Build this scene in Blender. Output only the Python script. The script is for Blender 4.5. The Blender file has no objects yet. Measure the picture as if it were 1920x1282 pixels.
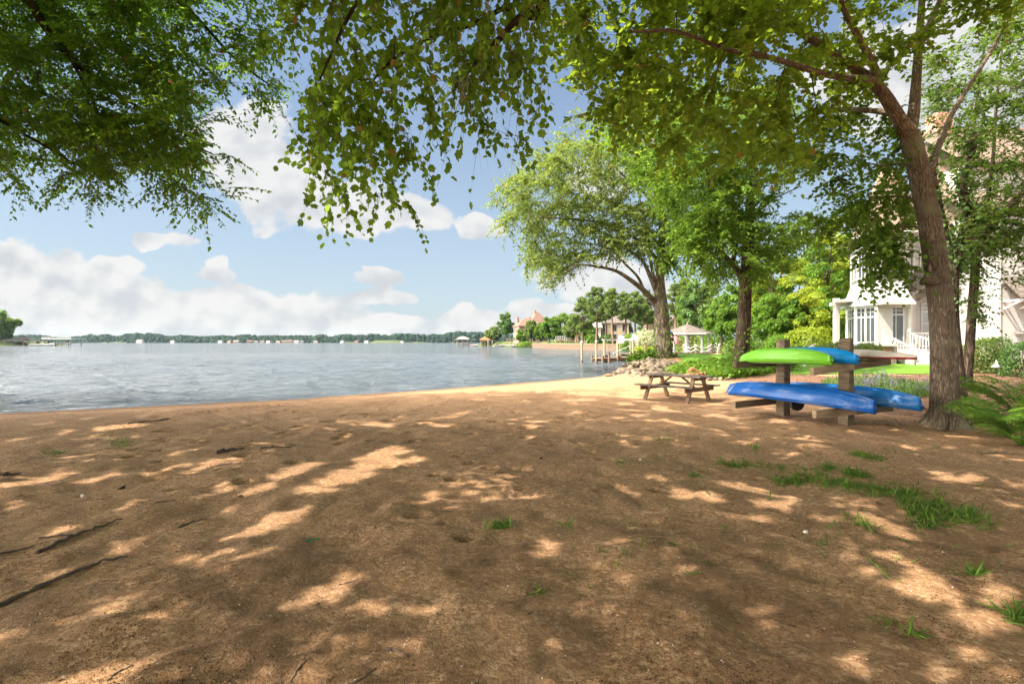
import bpy, math, random
import numpy as np
from mathutils import Vector
random.seed(7); RS = np.random.RandomState(11)
S = bpy.context.scene; COL = S.collection
R = math.radians
# ------------------------------------------------------------------ camera
CAMH = 1.75
cam = bpy.data.cameras.new('camera'); co = bpy.data.objects.new('camera', cam); COL.objects.link(co)
co.location = (0, 0, CAMH); co.rotation_euler = (R(90), 0, 0)
cam.sensor_width = 36; cam.lens = 18; cam.clip_end = 9000; cam.clip_start = .05
S.camera = co
# ------------------------------------------------------------------ sun, sky, exposure
SUN = np.array([-.50, -.24, .83]); SUN /= np.linalg.norm(SUN)
sl = bpy.data.lights.new('sun', 'SUN'); so = bpy.data.objects.new('sun', sl); COL.objects.link(so)
sl.energy = 2.8; sl.angle = R(.55); sl.color = (1, .91, .77)
so.rotation_euler = Vector(SUN).to_track_quat('Z', 'Y').to_euler()
S.view_settings.view_transform = 'Standard'; S.view_settings.look = 'None'
S.view_settings.exposure = 2.03; S.view_settings.gamma = 1
S.cycles.use_denoising = True; S.cycles.max_bounces = 7; S.cycles.diffuse_bounces = 4
S.cycles.glossy_bounces = 3; S.cycles.transmission_bounces = 5; S.cycles.volume_bounces = 0
S.cycles.transparent_max_bounces = 8; S.cycles.caustics_reflective = False; S.cycles.caustics_refractive = False
S.cycles.sample_clamp_indirect = 6

def nd(nt, typ, ins=None, **kw):
    n = nt.nodes.new(typ)
    for k, v in kw.items(): setattr(n, k, v)
    for k, v in (ins or {}).items():
        s = n.inputs[k]
        if hasattr(v, 'is_output'): nt.links.new(v, s)
        elif hasattr(v, 'outputs'): nt.links.new(v.outputs[0], s)
        else: s.default_value = v
    return n
def mth(nt, op, a, b=None, c=None, clamp=False):
    ins = {0: a}
    if b is not None: ins[1] = b
    if c is not None: ins[2] = c
    n = nd(nt, 'ShaderNodeMath', ins, operation=op); n.use_clamp = clamp; return n.outputs[0]
def vm(nt, op, a, b=None, out=0):
    ins = {0: a}
    if b is not None: ins[1] = b
    return nd(nt, 'ShaderNodeVectorMath', ins, operation=op).outputs[out]
def sstep(nt, x, lo, hi, a=0., b=1.):
    n = nd(nt, 'ShaderNodeMapRange', {'Value': x, 'From Min': lo, 'From Max': hi, 'To Min': a, 'To Max': b}, interpolation_type='SMOOTHSTEP')
    return n.outputs[0]
def mixc(nt, f, a, b, bt='MIX'):
    n = nd(nt, 'ShaderNodeMix', data_type='RGBA', blend_type=bt)
    for s, v in ((n.inputs[0], f), (n.inputs[6], a), (n.inputs[7], b)):
        if hasattr(v, 'is_output'): nt.links.new(v, s)
        else: s.default_value = v if not isinstance(v, tuple) or len(v) == 4 else (*v, 1)
    return n.outputs[2]
def noise(nt, vec, scale, detail=4, rough=.55, out=0, dist=0):
    return nd(nt, 'ShaderNodeTexNoise', {'Vector': vec, 'Scale': scale, 'Detail': detail, 'Roughness': rough, 'Distortion': dist}).outputs[out]

def build_world():
    w = bpy.data.worlds.new('World'); S.world = w; w.use_nodes = True
    nt = w.node_tree; nt.nodes.clear()
    sky = nd(nt, 'ShaderNodeTexSky', sky_type='NISHITA', sun_disc=False)
    sky.sun_elevation = math.asin(SUN[2]); sky.sun_rotation = math.atan2(SUN[0], SUN[1]) % (2*math.pi)
    sky.air_density = 1.0; sky.dust_density = 1.6; sky.ozone_density = 1.2; sky.altitude = 200
    tc = nd(nt, 'ShaderNodeTexCoord').outputs['Generated']
    sp = nd(nt, 'ShaderNodeSeparateXYZ', {0: tc})
    yy = mth(nt, 'MAXIMUM', mth(nt, 'ABSOLUTE', sp.outputs[1]), .12)
    u = mth(nt, 'DIVIDE', sp.outputs[0], yy); v = mth(nt, 'DIVIDE', sp.outputs[2], yy)
    uv = nd(nt, 'ShaderNodeCombineXYZ', {0: u, 1: v}).outputs[0]
    # cumulus banks: centre and radii in photo pixels, turned into compass / height ratios
    blobs = [(60, 520, 85, 55), (10, 545, 70, 45), (130, 555, 120, 55), (235, 560, 105, 45), (330, 580, 110, 45), (470, 585, 110, 48), (560, 580, 70, 38), (620, 592, 90, 40),
             (180, 610, 300, 30), (520, 612, 260, 28), (90, 600, 200, 40), (700, 610, 120, 22),
             (470, 285, 120, 75), (540, 340, 110, 60), (620, 385, 110, 55), (720, 405, 95, 38), (410, 250, 60, 40), (655, 400, 120, 45),
             (893, 425, 46, 24), (918, 432, 34, 18), (412, 500, 34, 24), (430, 512, 26, 18), (210, 500, 60, 24), (300, 452, 45, 14),
             (710, 520, 55, 17), (730, 552, 50, 17), (690, 560, 40, 15), (905, 600, 60, 22), (1010, 580, 90, 22), (1100, 520, 90, 28), (1190, 540, 80, 26),
             (840, 625, 90, 14), (990, 605, 110, 18), (1700, 150, 160, 110), (1850, 60, 160, 130), (1130, 330, 70, 30), (1900, 250, 120, 70)]
    e = None
    wob = noise(nt, uv, 6.5, 5, .55, 1)
    uvw = vm(nt, 'ADD', uv, vm(nt, 'MULTIPLY', vm(nt, 'SUBTRACT', wob, (.5, .5, .5)), (.22, .11, 0)))
    for cx, cy, rx, ry in blobs:
        c = ((cx-960)/960, (641-cy)/960, 0)
        d = vm(nt, 'MULTIPLY', vm(nt, 'SUBTRACT', uvw, c), (960/rx, 960/ry, 0))
        f = mth(nt, 'SUBTRACT', 1.0, vm(nt, 'DOT_PRODUCT', d, d, 1))
        e = f if e is None else nd(nt, 'ShaderNodeMath', {0: e, 1: f, 2: .35}, operation='SMOOTH_MAX').outputs[0]
    e = mth(nt, 'MAXIMUM', e, -1.6)
    def field(vec):
        wv = nd(nt, 'ShaderNodeVectorMath', {0: vec, 1: (1, 1.25, 1)}, operation='MULTIPLY').outputs[0]
        n1 = noise(nt, wv, 8.5, 8, .52)
        return n1
    def soft(vec):
        return noise(nt, nd(nt, 'ShaderNodeVectorMath', {0: vec, 1: (1, 1.25, 1)}, operation='MULTIPLY').outputs[0], 9., 3.2, .5)
    n0 = field(uv)
    ns = soft(uv); nl = soft(vm(nt, 'ADD', uv, (-.012, .026, 0)))
    dens = mth(nt, 'ADD', mth(nt, 'MULTIPLY', e, 1.0), mth(nt, 'MULTIPLY', mth(nt, 'SUBTRACT', n0, .42), 4.2))
    front = sstep(nt, sp.outputs[1], .25, .5)
    # overcast patches elsewhere round the compass
    back = mth(nt, 'MULTIPLY', mth(nt, 'SUBTRACT', noise(nt, tc, 2.2, 6, .55), .40), 8.)
    dens = mth(nt, 'ADD', mth(nt, 'MULTIPLY', dens, front), mth(nt, 'MULTIPLY', back, mth(nt, 'SUBTRACT', 1., front)))
    alpha = sstep(nt, dens, -.05, .5)
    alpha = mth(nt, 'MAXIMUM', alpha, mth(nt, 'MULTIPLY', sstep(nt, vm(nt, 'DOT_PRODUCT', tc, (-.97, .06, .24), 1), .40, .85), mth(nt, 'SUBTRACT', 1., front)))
    lit = mth(nt, 'ADD', .7, mth(nt, 'MULTIPLY', mth(nt, 'SUBTRACT', ns, nl), 4.4), clamp=True)
    thick = sstep(nt, dens, .3, 2.6)
    lit = mth(nt, 'SUBTRACT', lit, mth(nt, 'MULTIPLY', thick, .12), clamp=True)
    cc = mixc(nt, lit, (.163, .17, .178), (.226, .224, .219))
    st = SKYK
    skyc = mixc(nt, 1., sky.outputs[0], (st*.90, st*.97, st*1.0), 'MULTIPLY')
    # thin bright veil low over the lake
    veil = sstep(nt, sp.outputs[2], .62, .0, .12, .66)
    skyc = mixc(nt, veil, skyc, (.15, .175, .193))
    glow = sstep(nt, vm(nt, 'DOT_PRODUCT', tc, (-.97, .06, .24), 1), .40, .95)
    cc = mixc(nt, front, mixc(nt, glow, (.36, .36, .36), (5.8, 5.35, 4.8)), cc)      # unseen clouds set brighter; glow added low at left to fill the shade
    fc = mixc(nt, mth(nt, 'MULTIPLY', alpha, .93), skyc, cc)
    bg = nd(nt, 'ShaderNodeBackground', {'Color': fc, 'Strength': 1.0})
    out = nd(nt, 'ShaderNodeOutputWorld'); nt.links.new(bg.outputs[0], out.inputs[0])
SKYK = .046
build_world()

# ------------------------------------------------------------------ helpers
def P(px, py, d):
    """point at distance d ahead, on the sight line of photo pixel (px, py)"""
    return np.array([(px-960)/960*d, d, CAMH-(py-641)/960*d])
def GP(px, py, z=0.):
    d = 960*(CAMH-z)/(py-641); return np.array([(px-960)/960*d, d, z])

class MB:
    def __init__(s): s.v = []; s.f = []; s.uv = []; s.mi = []
    def add(s, v, f, uv=None, mi=0):
        b = len(s.v); s.v += [tuple(map(float, p)) for p in v]
        for i, q in enumerate(f):
            s.f.append(tuple(b+k for k in q)); s.uv.append(uv[i] if uv else None); s.mi.append(mi)
        return s
    def obox(s, c, ax, ay, az, mi=0):
        c, ax, ay, az = (np.array(k, float) for k in (c, ax, ay, az))
        v = [c+sx*ax+sy*ay+sz*az for sz in (-1, 1) for sy in (-1, 1) for sx in (-1, 1)]
        f = [(0, 2, 3, 1), (4, 5, 7, 6), (0, 1, 5, 4), (2, 6, 7, 3), (0, 4, 6, 2), (1, 3, 7, 5)]
        return s.add(v, f, mi=mi)
    def box(s, c, size, rz=0, mi=0):
        cs, sn = math.cos(rz), math.sin(rz)
        return s.obox(c, np.array([cs, sn, 0])*size[0]/2, np.array([-sn, cs, 0])*size[1]/2, (0, 0, size[2]/2), mi)
    def beam(s, a, b, w, h, up=(0, 0, 1), mi=0):
        a, b = np.array(a, float), np.array(b, float); d = b-a; L = np.linalg.norm(d); d = d/L
        u = np.array(up, float); sd = np.cross(d, u); n = np.linalg.norm(sd)
        if n < 1e-4: sd = np.cross(d, (1, 0, 0)); n = np.linalg.norm(sd)
        sd /= n; u = np.cross(sd, d)
        return s.obox((a+b)/2, d*L/2, sd*w/2, u*h/2, mi)
    def tube(s, pts, rad, n=8, cap=True, lump=0., mi=0):
        pts = np.array(pts, float); m = len(pts)
        rad = np.full(m, rad, float) if np.isscalar(rad) else np.array(rad, float)
        T = np.gradient(pts, axis=0); T /= np.linalg.norm(T, axis=1)[:, None]+1e-9
        ref = np.array([0, 0, 1.]) if abs(T[0][2]) < .8 else np.array([1., 0, 0])
        V = []; nrm = np.cross(T[0], ref); nrm /= np.linalg.norm(nrm)
        L = 0; Ls = []
        ph = random.random()*6
        for i in range(m):
            nrm = nrm-T[i]*np.dot(nrm, T[i]); nrm /= np.linalg.norm(nrm)+1e-9
            bn = np.cross(T[i], nrm)
            if i: L += np.linalg.norm(pts[i]-pts[i-1])
            Ls.append(L)
            for k in range(n):
                a = 2*math.pi*k/n
                rr = rad[i]*(1+lump*(math.sin(3*a+ph+L*.9)+.6*math.sin(5*a+ph*2-L*1.7)))
                V.append(pts[i]+rr*(math.cos(a)*nrm+math.sin(a)*bn))
        F = []; U = []
        rm = float(rad.max())
        for i in range(m-1):
            for k in range(n):
                k2 = (k+1) % n
                F.append((i*n+k, i*n+k2, (i+1)*n+k2, (i+1)*n+k))
                u0, u1 = 2*math.pi*k/n*rm, 2*math.pi*(k+1)/n*rm
                U.append([(u0, Ls[i]), (u1, Ls[i]), (u1, Ls[i+1]), (u0, Ls[i+1])])
        if cap:
            F.append(tuple(range(n))[::-1]); U.append([(0, 0)]*n)
            F.append(tuple((m-1)*n+k for k in range(n))); U.append([(0, 0)]*n)
        return s.add(V, F, U, mi)
    def prism(s, poly, z0, z1, mi=0):
        n = len(poly); v = [(x, y, z0) for x, y in poly]+[(x, y, z1) for x, y in poly]
        f = [tuple(range(n))[::-1], tuple(range(n, 2*n))]+[(i, (i+1) % n, n+(i+1) % n, n+i) for i in range(n)]
        return s.add(v, f, mi=mi)
    def slab(s, quad, t, mi=0):
        """a quad (4 points) given thickness t along its normal"""
        q = [np.array(p, float) for p in quad]; nn = np.cross(q[1]-q[0], q[-1]-q[0]); nn /= np.linalg.norm(nn)
        n = len(q); v = [p-nn*t/2 for p in q]+[p+nn*t/2 for p in q]
        f = [tuple(range(n))[::-1], tuple(range(n, 2*n))]+[(i, (i+1) % n, n+(i+1) % n, n+i) for i in range(n)]
        return s.add(v, f, mi=mi)
    def lathe(s, c, prof, n=16, mi=0):
        m = len(prof); v = [(c[0]+r*math.cos(2*math.pi*k/n), c[1]+r*math.sin(2*math.pi*k/n), c[2]+z) for r, z in prof for k in range(n)]
        f = [(i*n+k, i*n+(k+1) % n, (i+1)*n+(k+1) % n, (i+1)*n+k) for i in range(m-1) for k in range(n)]
        f += [tuple(range(n))[::-1], tuple((m-1)*n+k for k in range(n))]
        return s.add(v, f, mi=mi)
    def build(s, name, mats, parent=None, smooth=False, bevel=0.):
        if not isinstance(mats, (list, tuple)): mats = [mats]
        me = bpy.data.meshes.new(name); me.from_pydata(s.v, [], s.f)
        for m in mats: me.materials.append(m)
        uvl = me.uv_layers.new(name='UVMap'); V = np.array(s.v)
        uvs = np.zeros((len(me.loops), 2)); li = 0
        for q, u in zip(s.f, s.uv):
            n = len(q)
            if u is None:
                p = V[list(q)]; nn = np.cross(p[1]-p[0], p[2]-p[1]); l = np.linalg.norm(nn)
                nn = nn/l if l > 1e-12 else np.array([0, 0, 1.])
                ux = np.cross((0, 0, 1.), nn); l = np.linalg.norm(ux)
                ux = ux/l if l > .05 else np.array([1., 0, 0]); vx = np.cross(nn, ux)
                uvs[li:li+n, 0] = p@ux; uvs[li:li+n, 1] = p@vx
            else: uvs[li:li+n] = u
            li += n
        uvl.data.foreach_set('uv', uvs.ravel())
        me.polygons.foreach_set('material_index', s.mi)
        if smooth: me.polygons.foreach_set('use_smooth', [True]*len(s.f))
        me.update()
        o = bpy.data.objects.new(name, me); COL.objects.link(o)
        if parent: attach(o, parent)
        if bevel:
            b = o.modifiers.new('bevel', 'BEVEL'); b.width = bevel; b.segments = 2; b.limit_method = 'ANGLE'
        return o
WORLDPOS = {}
def attach(o, parent):
    """parent a mesh written in world coordinates under an Empty / part standing at its own place"""
    o.parent = parent
    base = WORLDPOS.get(parent.name)
    if base is not None:
        o.data.transform(__import__('mathutils').Matrix.Translation(-Vector(base)))
        WORLDPOS[o.name] = base
def tag(o, label, cat, group=None, kind=None):
    if label: o['label'] = label
    if cat: o['category'] = cat
    if group: o['group'] = group
    if kind: o['kind'] = kind
    return o
def thing(name, label, cat, at=(0, 0, 0), group=None):
    o = bpy.data.objects.new(name, None); COL.objects.link(o); o.location = tuple(map(float, at)); o.empty_display_size = .2
    WORLDPOS[o.name] = tuple(map(float, at))
    return tag(o, label, cat, group)
def copy_tree(o, parent=None):
    c = o.copy(); COL.objects.link(c)
    if parent: c.parent = parent
    for ch in list(o.children): copy_tree(ch, c)
    return c
def struct(o): o['kind'] = 'structure'; return o

# ------------------------------------------------------------------ materials
def base_mat(name, rough=.8, spec=.3):
    m = bpy.data.materials.new(name); m.use_nodes = True; nt = m.node_tree
    b = nt.nodes['Principled BSDF']; b.inputs['Roughness'].default_value = rough
    b.inputs['Specular IOR Level'].default_value = spec
    return m, nt, b
def uvn(nt, sx=1, sy=1):
    t = nd(nt, 'ShaderNodeTexCoord').outputs['UV']
    return vm(nt, 'MULTIPLY', t, (sx, sy, 1))
def bump(nt, b, h, strength=.5, dist=.01, prev=None):
    n = nd(nt, 'ShaderNodeBump', {'Height': h, 'Strength': strength, 'Distance': dist})
    if prev is not None: nt.links.new(prev, n.inputs['Normal'])
    nt.links.new(n.outputs[0], b.inputs['Normal']); return n.outputs[0]
def plain(name, c, rough=.6, var=.15, scale=3., spec=.3, bs=0., metallic=0):
    m, nt, b = base_mat(name, rough, spec)
    tc = nd(nt, 'ShaderNodeTexCoord').outputs['Object']
    n = noise(nt, tc, scale, 5); n = sstep(nt, n, .25, .75)
    d = tuple(k*(1-var*1.6) for k in c); l = tuple(min(1, k*(1+var)) for k in c)
    nt.links.new(mixc(nt, n, d, l), b.inputs['Base Color']); b.inputs['Metallic'].default_value = metallic
    if bs: bump(nt, b, noise(nt, tc, scale*8, 4), bs, .01)
    return m
def wood(name, dark, light, sx=30., sy=2.2, bs=.5, rough=.85):
    m, nt, b = base_mat(name, rough, .25); u = uvn(nt, sy, sx)
    n = noise(nt, u, 1., 6, .6, dist=.4); big = noise(nt, uvn(nt, .9, 3.), 1., 3)
    f = sstep(nt, mth(nt, 'ADD', mth(nt, 'MULTIPLY', n, .7), mth(nt, 'MULTIPLY', big, .3)), .3, .7)
    nt.links.new(mixc(nt, f, dark, light), b.inputs['Base Color']); bump(nt, b, n, bs, .006); return m
def bark(name, dark, light, moss=None, su=9., sv=1.5, bs=.9):
    m, nt, b = base_mat(name, .95, .15)
    u = uvn(nt, su, sv)
    n1 = noise(nt, u, 1., 7, .62, dist=.6); n2 = noise(nt, uvn(nt, su*2.6, sv*2.2), 1., 5, .6)
    rid = mth(nt, 'ABSOLUTE', mth(nt, 'SUBTRACT', n1, .5)); rid = sstep(nt, rid, 0., .13)
    f = mth(nt, 'MULTIPLY', rid, sstep(nt, n2, .25, .75, .55, 1.))
    c = mixc(nt, f, dark, light)
    if moss:
        tc = nd(nt, 'ShaderNodeTexCoord').outputs['Object']
        c = mixc(nt, sstep(nt, noise(nt, tc, 1.3, 4), .53, .7, 0, .6), c, moss)
    nt.links.new(c, b.inputs['Base Color'])
    bump(nt, b, mth(nt, 'ADD', mth(nt, 'MULTIPLY', rid, .8), mth(nt, 'MULTIPLY', n2, .35)), bs, .03); return m
def leafmat(name, a, b_, trans, tf=.42, rough=.5, odd=None, oddp=.03):
    """green leaf: reflects colour between a and b_, lets trans through"""
    m, nt, b = base_mat(name, rough, .12 if name != 'leaf_far' else 0.)
    at = nd(nt, 'ShaderNodeAttribute', attribute_name='rnd').outputs['Fac']
    c = mixc(nt, at, a, b_)
    t = mixc(nt, at, tuple(k*.7 for k in trans), trans)
    if odd:
        isodd = mth(nt, 'GREATER_THAN', mth(nt, 'FRACT', mth(nt, 'MULTIPLY', at, 37.7)), 1-oddp)
        c = mixc(nt, isodd, c, odd); t = mixc(nt, isodd, t, tuple(k*2 for k in odd))
    nt.links.new(c, b.inputs['Base Color'])
    tr = nd(nt, 'ShaderNodeBsdfTranslucent', {'Color': t})
    mx = nd(nt, 'ShaderNodeMixShader', {0: tf, 1: b.outputs[0], 2: tr.outputs[0]})
    nt.links.new(mx.outputs[0], nt.nodes['Material Output'].inputs[0]); return m
def courses(name, dark, light, bw, rh, mortar=.015, bs=.6, rough=.85, gap=None):
    """shingles / bricks / boards in courses, in metres on the face"""
    m, nt, b = base_mat(name, rough, .25); u = uvn(nt)
    br = nd(nt, 'ShaderNodeTexBrick', {'Vector': u, 'Scale': 1., 'Brick Width': bw, 'Row Height': rh, 'Mortar Size': mortar, 'Mortar Smooth': .2,
            'Color1': (*dark, 1), 'Color2': (*light, 1), 'Mortar': (*(gap or tuple(k*.35 for k in dark)), 1)})
    n = noise(nt, vm(nt, 'MULTIPLY', u, (3, 14, 1)), 1., 5)
    nt.links.new(mixc(nt, .35, br.outputs[0], mixc(nt, n, dark, light)), b.inputs['Base Color'])
    saw = mth(nt, 'SUBTRACT', 1., mth(nt, 'FRACT', mth(nt, 'DIVIDE', nd(nt, 'ShaderNodeSeparateXYZ', {0: u}).outputs[1], rh)))
    bump(nt, b, mth(nt, 'ADD', mth(nt, 'MULTIPLY', saw, .7), mth(nt, 'SUBTRACT', 1., br.outputs[1])), bs, .03); return m
def siding(name, c, rh=.16, vertical=False, bw=.45):
    m, nt, b = base_mat(name, .55, .3); u = uvn(nt); s = nd(nt, 'ShaderNodeSeparateXYZ', {0: u})
    if vertical:
        f = mth(nt, 'FRACT', mth(nt, 'DIVIDE', s.outputs[0], bw)); h = sstep(nt, mth(nt, 'ABSOLUTE', mth(nt, 'SUBTRACT', f, .5)), .42, .45)
    else:
        f = mth(nt, 'FRACT', mth(nt, 'DIVIDE', s.outputs[1], rh)); h = mth(nt, 'SUBTRACT', 1., f)
    n = noise(nt, vm(nt, 'MULTIPLY', u, (1.2, 3, 1)), 1., 5)
    nt.links.new(mixc(nt, n, tuple(k*.93 for k in c), c), b.inputs['Base Color'])
    bump(nt, b, h, .9, .02); return m
def glass(name, c=(.05, .06, .065)):
    m, nt, b = base_mat(name, .04, .8)
    tc = nd(nt, 'ShaderNodeTexCoord').outputs['Object']
    nt.links.new(mixc(nt, noise(nt, tc, 1.1, 2), tuple(k*.6 for k in c), tuple(k*1.6 for k in c)), b.inputs['Base Color']); return m
M = {}
M['bark_brown'] = bark('bark_brown', (.10, .072, .05), (.40, .31, .225), (.3, .29, .19), su=24, sv=4.5, bs=.8)
M['bark_dark'] = bark('bark_dark', (.025, .018, .012), (.14, .1, .07), (.07, .08, .04))
M['bark_grey'] = bark('bark_grey', (.06, .045, .035), (.34, .27, .2), (.16, .19, .1), su=6, sv=1.2)
M['bark_pine'] = bark('bark_pine', (.09, .055, .04), (.3, .2, .15), su=5, sv=1.5, bs=.5)
M['twig'] = plain('twig', (.09, .06, .04), .9, .4, 6)
M['leaf_near'] = leafmat('leaf_near', (.035, .075, .012), (.10, .15, .022), (.47, .62, .05), .5, odd=(.22, .15, .03), oddp=.012)
M['leaf_olive'] = leafmat('leaf_olive', (.045, .095, .014), (.13, .19, .028), (.40, .62, .05), .52, odd=(.26, .17, .05), oddp=.02)
M['leaf_left'] = leafmat('leaf_left', (.04, .10, .015), (.10, .18, .025), (.36, .60, .05), .5, odd=(.2, .1, .03), oddp=.02)
M['leaf_mid'] = leafmat('leaf_mid', (.04, .095, .013), (.10, .17, .025), (.25, .40, .04), .42)
M['leaf_pale'] = leafmat('leaf_pale', (.06, .10, .026), (.155, .20, .052), (.28, .37, .055), .4, odd=(.3, .2, .08), oddp=.02)
M['leaf_yellow'] = leafmat('leaf_yellow', (.09, .15, .014), (.24, .30, .028), (.5, .52, .04), .4)
M['leaf_deep'] = leafmat('leaf_deep', (.045, .10, .03), (.11, .19, .05), (.18, .3, .05), .3)
M['leaf_bright'] = leafmat('leaf_bright', (.045, .105, .012), (.11, .20, .022), (.24, .38, .035), .4)
M['leaf_pine'] = leafmat('leaf_pine', (.055, .10, .022), (.14, .195, .043), (.19, .26, .05), .34)
M['leaf_far'] = leafmat('leaf_far', (.010, .026, .02), (.026, .052, .03), (.08, .14, .04), .25, .95)
M['leaf_shade'] = leafmat('leaf_shade', (.025, .065, .012), (.07, .125, .02), (.2, .34, .03), .4)
M['leaf_shrub'] = leafmat('leaf_shrub', (.04, .08, .016), (.14, .185, .042), (.25, .34, .06), .3)
M['grass'] = leafmat('grass', (.05, .11, .015), (.12, .20, .03), (.16, .27, .03), .3)
M['fern'] = leafmat('fern', (.07, .16, .018), (.16, .28, .035), (.24, .38, .04), .4)
M['blossom'] = leafmat('blossom', (.14, .2, .06), (.5, .47, .3), (.4, .42, .2), .3)
M['lavender'] = leafmat('lavender', (.12, .11, .16), (.24, .21, .30), (.2, .17, .28), .2)
M['white_paint'] = plain('white_paint', (.52, .51, .49), .45, .05, 2)
M['white_siding'] = siding('white_siding', (.43, .42, .40))
M['white_batten'] = siding('white_batten', (.43, .42, .40), vertical=True)
M['white_shingle'] = courses('white_shingle', (.42, .41, .39), (.5, .49, .47), .22, .17, .012, .5, .6, gap=(.5, .49, .46))
M['cedar'] = courses('cedar', (.125, .085, .065), (.25, .18, .14), .32, .19, .015, .8)
M['cedar_grey'] = courses('cedar_grey', (.095, .078, .065), (.18, .152, .13), .4, .22, .02, .7)
M['slate'] = courses('slate', (.1, .1, .11), (.17, .17, .18), .4, .25, .02, .5)
M['grey_roof'] = courses('grey_roof', (.17, .155, .14), (.26, .24, .22), .5, .3, .02, .4)
M['terracotta'] = courses('terracotta', (.34, .10, .045), (.46, .17, .08), .3, .25, .02, .5)
M['pink_tile'] = courses('pink_tile', (.15, .09, .068), (.21, .132, .102), .3, .25, .02, .5)
M['brick'] = courses('brick', (.28, .1, .06), (.42, .17, .1), .22, .075, .012, .4, gap=(.4, .36, .32))
M['glass'] = glass('glass'); M['glass_pale'] = glass('glass_pale', (.22, .26, .28)); M['dark'] = plain('dark', (.02, .02, .022), .5)
M['iron'] = plain('iron', (.035, .032, .03), .45, .2, 5, .5)
M['amber_glass'] = plain('amber_glass', (.55, .42, .25), .2)
M['grey_wood'] = wood('grey_wood', (.1, .075, .055), (.3, .25, .21))
M['table_wood'] = wood('table_wood', (.05, .04, .033), (.16, .13, .108))
M['brown_wood'] = wood('brown_wood', (.08, .05, .03), (.22, .15, .095))
M['rack_wood'] = wood('rack_wood', (.065, .046, .028), (.21, .155, .10), sx=22)
M['yellow_wood'] = wood('yellow_wood', (.17, .12, .065), (.37, .28, .175), sx=22)
M['dock_wood'] = wood('dock_wood', (.07, .047, .03), (.16, .112, .074), bs=.2)
M['pale_post'] = wood('pale_post', (.17, .145, .09), (.31, .27, .18), bs=.2)
M['peach'] = plain('peach', (.26, .165, .10), .8, .12, .4)
M['cream'] = plain('cream', (.30, .235, .16), .8, .1, .4)
M['white_far'] = plain('white_far', (.42, .41, .39), .6, .05)
M['red_plastic'] = plain('red_plastic', (.36, .03, .035), .4)
M['rope'] = plain('rope', (.66, .6, .5), .9, .1, 20)
M['rock_grey'] = plain('rock_grey', (.14, .11, .08), .9, .35, 5, .2, .8)
M['rock_dark'] = plain('rock_dark', (.075, .06, .045), .9, .35, 5, .2, .8)
M['rock_tan'] = plain('rock_tan', (.2, .15, .1), .9, .3, 6, .2, .8)
M['rock_rust'] = plain('rock_rust', (.26, .14, .07), .9, .35, 6, .2, .8)
M['shell'] = plain('shell', (.66, .6, .54), .6, .15, 60)
M['crumb'] = leafmat('crumb', (.05, .028, .014), (.40, .235, .115), (.01, .01, .01), .02, .95)
M['dead_leaf'] = leafmat('dead_leaf', (.12, .065, .035), (.3, .18, .1), (.2, .1, .05), .2)
M['green_leaf'] = leafmat('green_leaf', (.06, .16, .08), (.1, .24, .12), (.1, .2, .08), .2)
M['stick'] = wood('stick', (.045, .032, .024), (.16, .115, .085), sx=10)
def kayak_mat(name, c, scuff, amt):
    m, nt, b = base_mat(name, .4, .3); tc = nd(nt, 'ShaderNodeTexCoord').outputs['Object']
    st = vm(nt, 'MULTIPLY', tc, (1.1, 14, 9)); n = noise(nt, st, 1., 6, .65); big = noise(nt, tc, 1.6, 3)
    f = sstep(nt, mth(nt, 'ADD', mth(nt, 'MULTIPLY', n, .6), mth(nt, 'MULTIPLY', big, .4)), .5, .68, 0, amt)
    base = mixc(nt, noise(nt, tc, 3, 4), tuple(k*.8 for k in c), tuple(min(1, k*1.15) for k in c))
    nt.links.new(mixc(nt, f, base, scuff), b.inputs['Base Color'])
    rg = sstep(nt, n, .4, .7, .3, .55); nt.links.new(rg, b.inputs['Roughness'])
    bump(nt, b, noise(nt, tc, 5, 3), .15, .01); return m
M['kayak_blue'] = kayak_mat('kayak_blue', (.005, .08, .31), (.24, .30, .44), .6)
M['kayak_sky'] = kayak_mat('kayak_sky', (.01, .14, .43), (.28, .36, .5), .6)
M['kayak_teal'] = kayak_mat('kayak_teal', (.0, .20, .52), (.2, .38, .55), .25)
M['kayak_green'] = kayak_mat('kayak_green', (.17, .47, .03), (.45, .6, .3), .2)
M['board_grey'] = kayak_mat('board_grey', (.48, .42, .35), (.6, .56, .5), .4)
M['black_plastic'] = plain('black_plastic', (.015, .015, .017), .45)
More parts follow.
